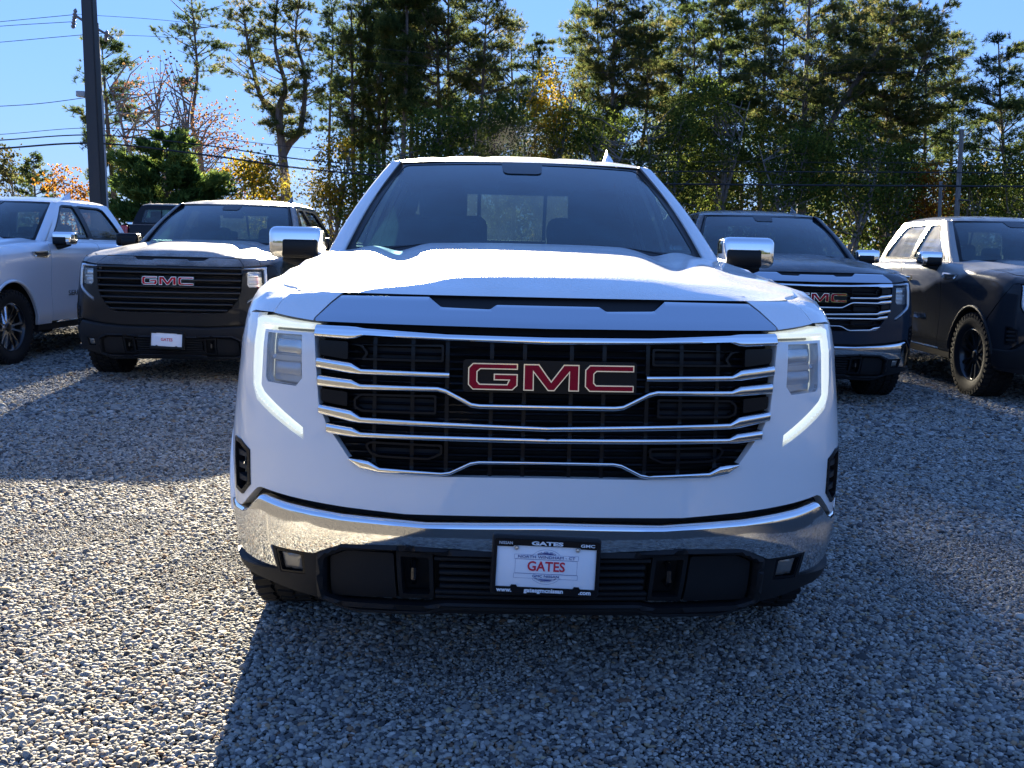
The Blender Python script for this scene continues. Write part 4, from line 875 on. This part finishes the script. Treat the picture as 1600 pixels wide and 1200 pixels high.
def pine(label, dep, trunks, z0, rad, seed, dens=1.0, m='pine', cat='pine tree', base_r=.26, name='pine_tree', top_flat=.55, fol=1.0, k=14, lob=1.0, bare=0.0):
    """trunks: list of pixel paths (bottom to top); crown from height fraction z0 up, limb length rad metres"""
    rg = np.random.default_rng(seed); first = at(trunks[0][0][0], trunks[0][0][1], dep); root = empty(name, (first.x, dep, 0)); tag(root, label, cat)
    V, F, pos, dr, tn = [], [], [], [], []
    O = np.array((first.x, dep, 0))
    for ti, tp in enumerate(trunks):
        pts = [np.array(at(px, py, dep + (ti % 3 - 1) * .8)) - O for px, py in tp]
        if ti == 0: pts = [np.array((pts[0][0], 0, -.1))] + [p for p in pts if p[2] > .3]
        pts = [np.array(p) for p in pts]; q = _crv(pts, 6); H = q[-1][2]
        br = base_r * (1 if ti == 0 else .75)
        r = [max(.03, br * (1 - .88 * (i / (len(q) - 1)) ** .9)) for i in range(len(q))]; tube(V, F, [Vector(p) for p in q], r, 9)
        zc = z0 * H; z = zc
        while z < H - .15:
            f = (z - zc) / max(.1, H - zc)
            prof = (min(1, .45 + 1.5 * f) if f < .4 else 1.0) * (1 - f ** 2.2 * (1 - top_flat * .6))
            c = path_at(q, z)
            for j in range(rg.integers(2, 5)):
                a = rg.uniform(0, 6.283); L = rad * prof * rg.uniform(.45, 1.15) * lob; up = rg.uniform(.0, .5) + .35 * f
                d = np.array((math.cos(a), math.sin(a), up)); d /= np.linalg.norm(d)
                p1 = c + d * L * .5 + np.array((0, 0, .03 * L)); p2 = c + d * L + np.array((0, 0, .12 * L))
                lr = .012 * L + .018; tube(V, F, [Vector(c), Vector(p1), Vector(p2)], [lr, lr * .6, .012], 5, False)
                if rg.random() < bare: continue
                nt_ = int(max(3, 15 * L / 2.0 * dens)); side = np.array((-d[1], d[0], 0))
                # sprays lie in flat plates round the outer part of the limb, in small tight clumps
                ncl = max(2, int(nt_ / 3.6)); tcl = rg.uniform(.38, 1.05, ncl); lat = rg.normal(0, 1, ncl) * (.16 + .24 * (1 - abs(tcl - .6))) * L * .6
                cen = c + d * (tcl * L)[:, None] + side * lat[:, None] + np.stack([0 * tcl, 0 * tcl, tcl ** 2 * .10 * L + rg.normal(0, .06, ncl)], 1)
                for cc, tt in zip(cen, rg.uniform(0, 1, ncl)):
                    nn_ = rg.integers(5, 11); pos.append(cc + rg.normal(0, 1, (nn_, 3)) * np.array((.26, .26, .10)) * (.7 + .12 * rad)); dr.append(np.tile(d, (nn_, 1))); tn.append(np.clip(np.full(nn_, tt) + rg.normal(0, .1, nn_), 0, 1))
            z += rg.uniform(.35, .75) * (rad / 3.0) ** .5
    me = mesh_from(V, F, angle=80); link('trunk', me, BARK, root)
    pos = np.concatenate(pos); dr = np.concatenate(dr); tn = np.concatenate(tn)
    link('crown', foliage_mesh(pos, dr, k, .42 * fol, .036 * fol, rg, 0, tn), LM[m], root); return root
def _crv(pts, n):
    P = _cr(np.array(pts), n); return [p for p in P]
def broadleaf(label, dep, px, py_top, wpx, seed, m='green', nleaf=5000, cat='tree', name='broadleaf_tree', z_lo=.25, bark=None, twigs=40, leaf=.20, py_base=None, stems=1, clump=.55, hollow=.35):
    rg = np.random.default_rng(seed); tp = at(px, py_top, dep); root = empty(name, (tp.x, dep, 0)); tag(root, label, cat); H = tp.z; Wd = wpx * dep / FPX
    V, F = [], []; cl = []
    lean = rg.normal(0, .04, 2)
    for s in range(stems):
        b0 = np.array((rg.normal(0, .25) * (stems > 1), rg.normal(0, .25) * (stems > 1), -.1)); top = np.array((lean[0] * H + (rg.normal(0, .3) * Wd * (stems > 1)), lean[1] * H, H * .9))
        q = [b0 + (top - b0) * t + np.array((rg.normal(0, .06), rg.normal(0, .06), 0)) * (0 < t < 1) for t in np.linspace(0, 1, 7)]; br = .016 * H + .03
        tube(V, F, [Vector(p) for p in q], [max(.015, br * (1 - .9 * i / 6)) for i in range(7)], 7)
        for j in range(twigs // stems):
            t = rg.uniform(.12, .95); c = np.array([np.interp(t * 6, range(7), [p[i] for p in q]) for i in range(3)]); a = rg.uniform(0, 6.283)
            zt = rg.uniform(max(z_lo, t * .8), min(1.0, t + .35)) * H; f = (zt / H - z_lo) / max(.05, 1 - z_lo); w = Wd * .5 * max(.18, math.sin(math.pi * min(1, max(.08, .12 + f * .85))) ** .7) * rg.uniform(hollow, 1.0)
            e = np.array((math.cos(a) * w + lean[0] * zt, math.sin(a) * w + lean[1] * zt, zt)); md = (c + e) / 2 + np.array((0, 0, .06 * H * rg.uniform(-.5, 1)))
            tube(V, F, [Vector(c), Vector(md), Vector(e)], [br * .28, br * .16, .010], 5, False); cl.append(e); cl.append(md * .35 + e * .65 + rg.normal(0, .1, 3))
    link('trunk', mesh_from(V, F, angle=80), bark or BARK2, root)
    cl = np.array(cl); w = rg.uniform(.3, 1.5, len(cl)); w /= w.sum(); ix = rg.choice(len(cl), nleaf // 3, p=w); cs = clump * (.5 + .10 * Wd)
    pos = cl[ix] + rg.normal(0, 1, (len(ix), 3)) * np.array((cs, cs, cs * .6)); tint = np.clip(rg.uniform(0, 1, len(cl))[ix] + rg.normal(0, .15, len(ix)), 0, 1)
    link('crown', foliage_mesh(pos, rg.normal(0, 1, (len(pos), 3)), 3, leaf, leaf * .62, rg, .1, tint), LM[m], root); return root
def cedar(label, dep, px, py_top, wpx, seed, n=9000, m='cedar', name='cedar_tree', leaf=.36):
    rg = np.random.default_rng(seed); tp = at(px, py_top, dep); root = empty(name, (tp.x, dep, 0)); tag(root, label, 'conifer'); H = tp.z; Wd = wpx * dep / FPX
    V, F = [], []; tube(V, F, [(0, 0, -.1), (0, 0, H * .5), (0, 0, H * .97)], [.2, .1, .02], 8)
    nl = 90; pos, dr, tn = [], [], []
    for j in range(nl):
        f = rg.uniform(.02, .98) ** .9; a = rg.uniform(0, 6.283); L = Wd * .5 * (1 - f) ** .55 * rg.uniform(.55, 1.12) + .15; c = np.array((0, 0, f * H)); d = np.array((math.cos(a), math.sin(a), rg.uniform(.15, .55)))
        tube(V, F, [Vector(c), Vector(c + d * L * .9)], [.03, .008], 4, False); k = max(6, int(n / nl * (L / (Wd * .35)))); t = rg.uniform(.35, 1.05, k)
        pos.append(c + d * (t * L)[:, None] + rg.normal(0, 1, (k, 3)) * np.array((.22, .22, .16)) * (.35 + .15 * L)); dr.append(np.tile(d + np.array((0, 0, .35)), (k, 1))); tn.append(np.clip(rg.uniform(0, 1) + rg.normal(0, .15, k), 0, 1))
    link('trunk', mesh_from(V, F), BARK, root); pos = np.concatenate(pos); link('crown', foliage_mesh(pos, np.concatenate(dr), 3, leaf, leaf * .22, rg, 0, np.concatenate(tn)), LM[m], root); return root

# tall pines along the back of the lot, left to right (trunk paths in photograph pixels at their own distance)
D = 72
pine('pine with tiered dark crown standing behind the grey lamp post', 62, [[(180, 420), (172, 240), (165, 150), (158, 55)]], .30, 2.5, 11, 1.5, 'pine', base_r=.2, fol=1.0)
pine('thin leaning pine with a wispy top above the cedar', 66, [[(318, 420), (314, 250), (300, 190), (308, 120), (303, 40), (296, -30)]], .62, 3.0, 12, .75, 'pine', base_r=.2, bare=.15, fol=.9)
pine('tall pine with twin curving trunks behind the black truck', 60, [[(444, 430), (446, 300), (440, 228), (436, 170), (446, 135), (430, 70), (434, -15)], [(441, 243), (452, 225), (470, 200), (477, 120), (462, 60), (470, -10)], [(437, 188), (425, 170), (405, 145), (386, 60), (380, 10)]], .48, 2.0, 13, .6, 'pinewarm', base_r=.36, bare=.2, fol=.9)
pine('clump of slender pines crowded together left of the windshield', D, [[(556, 430), (552, 250), (550, 100), (548, -14)], [(566, 430), (565, 220), (575, 60), (578, -5)], [(580, 430), (578, 200), (572, 50), (566, -12)], [(590, 430), (592, 180), (600, 60), (604, -8)], [(602, 430), (600, 200), (612, 110), (618, 20)]], .40, 2.6, 14, .85, 'pine', base_r=.22, k=12)
pine('pair of straight tall pines rising over the white truck roof', D, [[(686, 430), (686, 250), (684, 100), (676, -60)], [(704, 430), (702, 200), (700, 60), (702, -90)]], .34, 4.2, 15, .8, 'pinewarm', base_r=.27, bare=.08)
pine('very tall pine between the crowded clump and the pair', D + 5, [[(646, 430), (642, 250), (648, 60), (644, -230)]], .36, 2.5, 16, 1.3, 'pine', base_r=.28)
pine('bushy pine with brown tinged crown above the windshield', D, [[(752, 430), (750, 250), (756, 100), (762, -10)]], .30, 4.0, 17, 1.0, 'pinewarm', base_r=.22)
pine('round topped pine with bronze crown over the antenna fin', D, [[(955, 430), (956, 250), (958, 120), (962, -40)], [(992, 430), (1000, 260), (1012, 150), (1005, 20)]], .32, 3.7, 18, 1.45, 'pinewarm', base_r=.3)
pine('narrow spire shaped pine right of the roof antenna', D - 4, [[(1112, 430), (1112, 260), (1126, 100), (1130, -60)]], .22, 3.4, 19, 1.35, 'pine', base_r=.28, top_flat=.2)
pine('broad pine with thick trunk and upswept right limbs', D - 6, [[(1252, 430), (1254, 300), (1258, 150), (1268, -60)], [(1262, 300), (1300, 190), (1370, 80), (1405, 10)]], .30, 4.3, 20, 1.15, 'pinewarm', base_r=.42)
pine('pine with three close trunks above the frosted truck', D - 4, [[(1392, 430), (1386, 300), (1394, 150), (1398, -20)], [(1380, 430), (1374, 280), (1386, 180), (1360, 60)], [(1396, 420), (1406, 250), (1430, 130), (1466, 20)]], .36, 3.6, 21, 1.0, 'pinewarm', base_r=.24)
pine('layered pine at the right edge with open tiers', D - 8, [[(1566, 430), (1572, 300), (1564, 180), (1560, 62)]], .26, 4.0, 22, 1.0, 'pine', base_r=.26, top_flat=.3)
pine('pine beyond the right edge leaning into view', D, [[(1640, 430), (1640, 250), (1632, 60)]], .25, 3.6, 23, 1.0, 'pine', base_r=.26)
pine('dark pine filling the gap behind the thick trunked pine', D + 8, [[(1186, 430), (1190, 250), (1196, 60), (1194, -40)]], .25, 3.4, 24, 1.1, 'pine', base_r=.25)
pine('dark pine set back left of the round topped pine', D + 9, [[(836, 430), (838, 260), (832, 150), (836, 60)]], .25, 3.0, 25, 1.0, 'pine', base_r=.2)
pine('slim pine set back behind the twin trunked pine', D + 10, [[(516, 430), (514, 240), (520, 60), (516, -8)]], .50, 2.4, 26, .8, 'pine', base_r=.18)
pine('dark pine set back between the spire and the bronze crown', D + 9, [[(1062, 430), (1060, 250), (1066, 90), (1064, 0)]], .25, 3.0, 27, 1.0, 'pine', base_r=.2)
FILL = [(655, -70, D + 12, 'pine'), (728, -40, D + 14, 'pine'), (800, 40, D + 12, 'pinewarm'), (905, 10, D + 13, 'pine'), (935, -50, D + 6, 'pinewarm'), (1030, -30, D + 13, 'pine'), (1085, -70, D + 6, 'pine'), (1160, -20, D + 12, 'pine'), (1225, -60, D + 4, 'pinewarm'), (1300, -40, D + 11, 'pine'), (1345, -20, D + 5, 'pinewarm'), (1440, 20, D + 10, 'pine'), (1490, 60, D + 12, 'pine'), (600, -6, D + 12, 'pine')]
FLAB = ['pine set back left of the straight pair', 'pine set back right of the straight pair', 'lower pine set back behind the middle of the roof', 'pine set back at the left flank of the bronze crown', 'pine pressed against the left of the bronze crown', 'pine set back at the right flank of the bronze crown', 'pine pressed against the left of the spire pine', 'pine set back right of the spire pine', 'pine pressed against the left of the thick trunk', 'pine set back right of the thick trunk', 'pine just left of the three trunked pine', 'pine set back right of the three trunked pine', 'shorter pine set back near the tall wooden pole', 'pine set back behind the crowded clump']
for i, ((px, py, dp, mm), lb) in enumerate(zip(FILL, FLAB)):
    pine(lb, dp, [[(px, 430), (px + 4 * (i % 3 - 1), 260), (px + 6 * (i % 2), 120), (px - 3, py)]], .22 if px > 690 else .42, 3.5, 200 + i, 1.0, mm, base_r=.2, k=9, fol=1.15)
pine('tall dense pine shading the lot between the clump and the pair', 66, [[(634, 430), (630, 250), (636, 60), (632, -130)]], .45, 2.3, 28, 2.8, 'pine', base_r=.24)
# understorey
cedar('dense bright green cedar behind the black truck', 44, 260, 212, 235, 31, 17000)
cedar('small hazy conifer far off at the left edge', 90, 52, 238, 90, 32, 4000, 'pine')
broadleaf('bare twigged tree with faded red leaves behind the cedar', 58, 255, 85, 190, 41, 'red', 2200, z_lo=.3, twigs=90, leaf=.16, clump=.5, name='maple_tree', stems=3)
broadleaf('reddish tree with scattered leaves beside the thin leaning pine', 60, 345, 165, 130, 42, 'red', 2600, z_lo=.25, twigs=60, leaf=.17, name='maple_tree', stems=2)
broadleaf('yellow green bush left of the twin trunked pine', 52, 398, 246, 120, 43, 'yellow', 7500, z_lo=.1, leaf=.17, stems=3, name='bush', cat='bush')
broadleaf('orange topped bush right of the twin trunked pine', 54, 512, 212, 90, 44, 'yellow', 6500, z_lo=.12, leaf=.16, stems=2, name='bush', cat='bush')
broadleaf('thin leafed green bush under the crowded pine clump', 54, 590, 238, 130, 45, 'green', 6500, z_lo=.1, leaf=.17, stems=3, name='bush', cat='bush')
broadleaf('small golden bush far off behind the lamp post', 78, 105, 258, 90, 46, 'orange', 3000, z_lo=.1, leaf=.24, stems=2, name='bush', cat='bush')
broadleaf('hazy round tree far off at the left edge', 110, 18, 232, 110, 47, 'far', 4500, z_lo=.15, leaf=.34)
U = [(668, 172, 110, 'green'), (735, 165, 120, 'green'), (800, 150, 110, 'green'), (858, 92, 90, 'yellow'), (905, 165, 110, 'green'), (985, 180, 120, 'green'), (1055, 150, 130, 'green'), (1115, 125, 120, 'green'), (1180, 190, 130, 'green'), (1245, 205, 130, 'green'), (1330, 190, 130, 'green'), (1400, 230, 110, 'green'), (1448, 262, 80, 'orange'), (1520, 235, 120, 'green'), (1600, 230, 120, 'green')]
UL = ['green tree below the very tall pine at the roof corner', 'green tree under the straight pair of pines', 'green tree behind the middle of the white truck roof', 'yellowing tree with orange patches left of the bronze crown', 'green tree just left of the roof antenna', 'green tree under the bronze crowned pine', 'glossy green tree right of the roof antenna', 'tall bright green tree under the spire pine', 'dark green tree above the slate truck windshield', 'green tree round the foot of the thick trunked pine', 'green tree above the right mirror of the slate truck', 'green tree under the three trunked pine', 'orange leafed tree beside the wooden pole', 'green tree right of the wooden pole', 'green tree at the right edge under the layered pine']
for i, ((px, py, w, mm), lb) in enumerate(zip(U, UL)):
    broadleaf(lb, 56 + (i * 37 % 9), px, py, w, 60 + i, mm, 13000, z_lo=.06, twigs=46, leaf=.155, stems=2, clump=.62, hollow=.2)
def far_wood():
    rg = np.random.default_rng(5); n = 26000; x = rg.uniform(-30, 75, n); top = np.where(x < -12, 3.5, 8.0) + 2.2 * np.sin(x * .45) + 1.2 * np.sin(x * 1.3 + 1)
    z = rg.uniform(0, 1, n) ** 1.1 * top; p = np.stack([x, 92 + rg.uniform(0, 9, n), z], 1)
    o = link('woodland', foliage_mesh(p, rg.normal(0, 1, (n, 3)), 3, .55, .30, rg), LM['far']); tag(o, 'dim woodland filling the gaps behind the row of pines', 'woodland', None, 'stuff')
    x = rg.uniform(-70, 70, 9000); t2 = 2.2 + .8 * np.sin(x * .3) + .6 * np.sin(x * .9 + 2) + 3.5 * np.exp(-((x - 4) / 4) ** 2) + 3 * np.exp(-((x - 28) / 4) ** 2); p = np.stack([x, -52 - rg.uniform(0, 6, 9000), rg.uniform(0, 1, 9000) * t2], 1)
    o = link('autumn_hedgerow', foliage_mesh(p, rg.normal(0, 1, (9000, 3)), 3, .8, .5, rg, 0, np.clip(.75 * np.exp(-((x - 4) / 5) ** 2) + rg.uniform(0, .3, 9000), 0, 1)), LM['hedge']); tag(o, 'autumn trees behind the viewer, mirrored in the chrome trim', 'hedgerow', None, 'stuff')
far_wood()

# ------------------------------------------------------------------ poles and wires
MT['pole'] = mat('dark_steel_pole', (.030, .032, .036), .45, .3); MT['wood'] = bark_mat('weathered_pole_wood', (.11, .10, .09), (.22, .20, .18)); MT['grey_pipe'] = mat('grey_conduit', (.32, .33, .34), .5); MT['wire'] = mat('black_cable', (.010, .010, .011), .6); MT['ceramic'] = mat('brown_insulator', (.18, .17, .17), .3)
def lamp_post():
    b = at(154, 330, 19.0); t = at(136, -60, 19.0); root = empty('lamp_post', (b.x, 19, 0)); tag(root, 'square dark steel lamp post rising behind the silver truck', 'lamp post')
    h = t.z; dx = (t.x - b.x) / (t.z - b.z); bm = bmesh.new(); V = []
    for z, w in ((0, .125), (h, .105)):
        V.append([bm.verts.new((dx * z + sx * w - dx * b.z * 0, sy * w, z)) for sx, sy in ((-1, -1), (1, -1), (1, 1), (-1, 1))])
    for i in range(4): bm.faces.new((V[0][i], V[0][(i + 1) % 4], V[1][(i + 1) % 4], V[1][i]))
    bm.faces.new(V[1]); bmesh.ops.bevel(bm, geom=[e for e in bm.edges if abs(e.verts[0].co.z - e.verts[1].co.z) > 1], offset=.02, segments=2, affect='EDGES')
    link('shaft', bm_mesh(bm), MT['pole'], root); link('base_plate', box_mesh((0, 0, .02), (.42, .42, .04), .008), MT['pole'], root)
    link('footing', tube_mesh([(0, 0, -.2), (0, 0, .01)], .3, 20), MT['grey_pipe'], root); root.location.x = b.x - dx * b.z
    link('arm', tube_mesh([(dx * h, 0, h - .1), (dx * h + .9, -.2, h)], .04, 8), MT['pole'], root); link('lamp_head', box_mesh((dx * h + 1.1, -.25, h), (.5, .3, .12), .03), MT['pole'], root)
lamp_post()
def utility_pole():
    dep = 40; b = at(163, 330, dep); t = at(149, 36, dep); root = empty('utility_pole', (b.x, dep, 0)); tag(root, 'wooden utility pole with grey conduit close behind the lamp post', 'utility pole')
    dx = (t.x - b.x) / (t.z - b.z); X = lambda z: dx * (z - b.z)
    link('shaft', tube_mesh([(X(0), 0, -.1), (X(t.z / 2), 0, t.z / 2), (X(t.z), 0, t.z)], [.19, .16, .12], 12), MT['wood'], root)
    q = at(160, 150, dep); link('conduit', tube_mesh([(X(0) + .17, -.16, 0), (X(q.z) + .16, -.14, q.z)], .07, 10), MT['grey_pipe'], root)
    a = at(132, 36, dep); link('bracket_arm', tube_mesh([(X(a.z), 0, a.z - .2), (a.x - b.x - .3, -.1, a.z + .25)], .05, 8), MT['wood'], root)
    for px, py in ((117, 22), (115, 36), (166, 56)):
        c = at(px, py, dep) - Vector((b.x, dep, 0)); o = link('insulator', mesh_from(*lathe([(0, -.22), (.05, -.2), (.09, -.12), (.05, -.08), (.09, 0), (.05, .04), (.08, .12), (.03, .2), (0, .22)], 12)), MT['ceramic'], root); o.location = c; o.rotation_euler = (0, R(-80), 0)
    a = at(166, 50, dep) - Vector((b.x, dep, 0)); link('side_arm', tube_mesh([(X(a.z + .1), 0, a.z + .15), (a.x + .3, -.1, a.z - .25)], .045, 8), MT['wood'], root)
    c = at(127, 147, dep) - Vector((b.x, dep, 0)); link('equipment_box', box_mesh(c, (.34, .25, .22), .03), MT['grey_pipe'], root)
utility_pole()
def wood_pole(label, px0, px1, pyt, dep, r, cap=False):
    b = at(px0, 335, dep); t = at(px1, pyt, dep); root = empty('wooden_pole', (b.x, dep, 0)); tag(root, label, 'pole'); dx = (t.x - b.x) / (t.z - b.z)
    link('shaft', tube_mesh([(-dx * b.z, 0, -.1), (dx * (t.z - b.z), 0, t.z)], [r, r * .75], 12), MT['wood'], root); link('pole_cap', tube_mesh([(dx * (t.z - b.z), 0, t.z), (dx * (t.z - b.z), 0, t.z + .03)], r * .85, 10), MT['grey_pipe'], root)
    if cap: c = at(px0 + 5, 313, dep) - Vector((b.x, dep, 0)); link('street_light', box_mesh(c + Vector((.1, -.2, 0)), (.42, .2, .07), .02), MT['pole'], root)
wood_pole('tall weathered wooden pole above the frosted truck', 1495, 1503, 203, 46, .13, True)
wood_pole('short wooden pole in front of the orange tree', 1468, 1470, 285, 48, .10)
def wire(label, pts, dep, r):
    P = [at(px, py, dep) for px, py in pts]; q = _cr(np.array([tuple(p) for p in P]), 10); o0 = P[0]
    o = link('overhead_wire', tube_mesh([Vector(p) for p in q], r, 5), MT['wire']); tag(o, label, 'wire', 'overhead wires')
wire('lowest thick black cable strung across behind the trucks', [(-120, 238), (0, 232), (150, 224), (320, 242), (480, 264), (680, 280), (900, 286), (1100, 288), (1350, 290), (1720, 292)], 39, .035)
wire('middle black cable just above the thick lowest one', [(-120, 224), (0, 219), (150, 211), (320, 227), (480, 250), (680, 264), (900, 269), (1100, 268), (1350, 269), (1720, 271)], 39, .024)
wire('thin cable third from the bottom across the trees', [(-120, 214), (0, 210), (150, 200), (320, 214), (480, 232), (680, 246), (900, 252), (1100, 253), (1350, 254), (1720, 256)], 39, .012)
wire('single thin wire at mid height left of the lamp post', [(-120, 171), (0, 166), (70, 161), (152, 150)], 40, .014)
wire('upper pair top wire reaching the utility pole', [(-120, 46), (0, 34), (115, 23)], 40, .012)
wire('upper pair lower wire reaching the utility pole', [(-120, 52), (0, 41), (113, 34)], 40, .012)
wire('sloping wire below the upper pair at the left', [(-120, 76), (0, 66), (100, 57), (160, 52)], 40, .012)
wire('high thin wire running right from the utility pole', [(118, 22), (280, 34), (480, 62), (700, 85), (1000, 92), (1300, 93), (1720, 88)], 40, .009)
wire('second high thin wire running right from the utility pole', [(165, 54), (280, 60), (480, 84), (700, 106), (1000, 114), (1300, 114), (1720, 110)], 40, .009)
# ------------------------------------------------------------------ the trucks
def put(px, py, dep): p = at(px, py, dep); return p.x
build_truck('pickup_truck', 'white pickup with chrome grille and lit lamps facing the camera in front', (.107, 2.905, 0), R(2.0), 'white', detail=1, lit=True)
build_truck('pickup_truck', 'black pickup with black grille parked left behind the white one', (-3.30, 9.5, 0), R(0.5), 'black', bars='black', detail=0, bumper='plastic')
build_truck('pickup_truck', 'dark slate pickup with chrome grille half hidden right of the white one', (2.79, 9.15, 0), R(-.3), 'slate', detail=0)
build_truck('pickup_truck', 'silver pickup cut by the left edge, seen along its doors', (-6.55, 10.0, 0), R(-4.5), 'silver', detail=0, plate=False)
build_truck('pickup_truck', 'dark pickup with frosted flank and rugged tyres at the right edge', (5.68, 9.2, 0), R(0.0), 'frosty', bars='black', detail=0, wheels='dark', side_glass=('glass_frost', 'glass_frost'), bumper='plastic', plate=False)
build_truck('pickup_truck', 'far black pickup seen from behind, its red tail lamp beside the silver truck', (-9.57, 28.6, .41), R(196), 'navy', bars='black', front=True, detail=0, wheels='dark', bumper='plastic', plate=False)
# ------------------------------------------------------------------ frost steaming off the warm roofs
def steam(label, px, py, dep, size, dens, seed):
    m = bpy.data.materials.new('steam'); m.use_nodes = True; n, l = m.node_tree.nodes, m.node_tree.links; n.clear(); out = n.new('ShaderNodeOutputMaterial')
    v = n.new('ShaderNodeVolumePrincipled'); v.inputs['Color'].default_value = (.95, .95, .95, 1); v.inputs['Anisotropy'].default_value = .35
    tc = n.new('ShaderNodeTexCoord'); nz = n.new('ShaderNodeTexNoise'); nz.inputs['Scale'].default_value = 2.6; nz.inputs['Detail'].default_value = 4; nz.noise_dimensions = '4D'; nz.inputs['W'].default_value = seed; l.new(tc.outputs['Object'], nz.inputs['Vector'])
    ln = n.new('ShaderNodeVectorMath'); ln.operation = 'LENGTH'; l.new(tc.outputs['Object'], ln.inputs[0])
    fall = n.new('ShaderNodeMapRange'); fall.interpolation_type = 'SMOOTHSTEP'; fall.inputs[1].default_value = 1.0; fall.inputs[2].default_value = .1; l.new(ln.outputs['Value'], fall.inputs[0])
    mr = n.new('ShaderNodeMapRange'); mr.inputs[1].default_value = .42; mr.inputs[2].default_value = .75; mr.inputs[4].default_value = dens; l.new(nz.outputs[0], mr.inputs[0])
    mu = n.new('ShaderNodeMath'); mu.operation = 'MULTIPLY'; l.new(fall.outputs[0], mu.inputs[0]); l.new(mr.outputs[0], mu.inputs[1]); l.new(mu.outputs[0], v.inputs['Density']); l.new(v.outputs[0], out.inputs['Volume'])
    bm = bmesh.new(); bmesh.ops.create_icosphere(bm, subdivisions=3, radius=1.0); o = link('steam_wisp', bm_mesh(bm), m); o.location = at(px, py, dep); o.scale = size; tag(o, label, 'steam', None, 'stuff')
steam('thin steam rising behind the white truck roof', 800, 222, 9.2, (.50, .5, .28), .06, 1.0)
steam('thin steam rising off the black truck roof', 468, 285, 15.0, (.65, .6, .50), .055, 5.0)
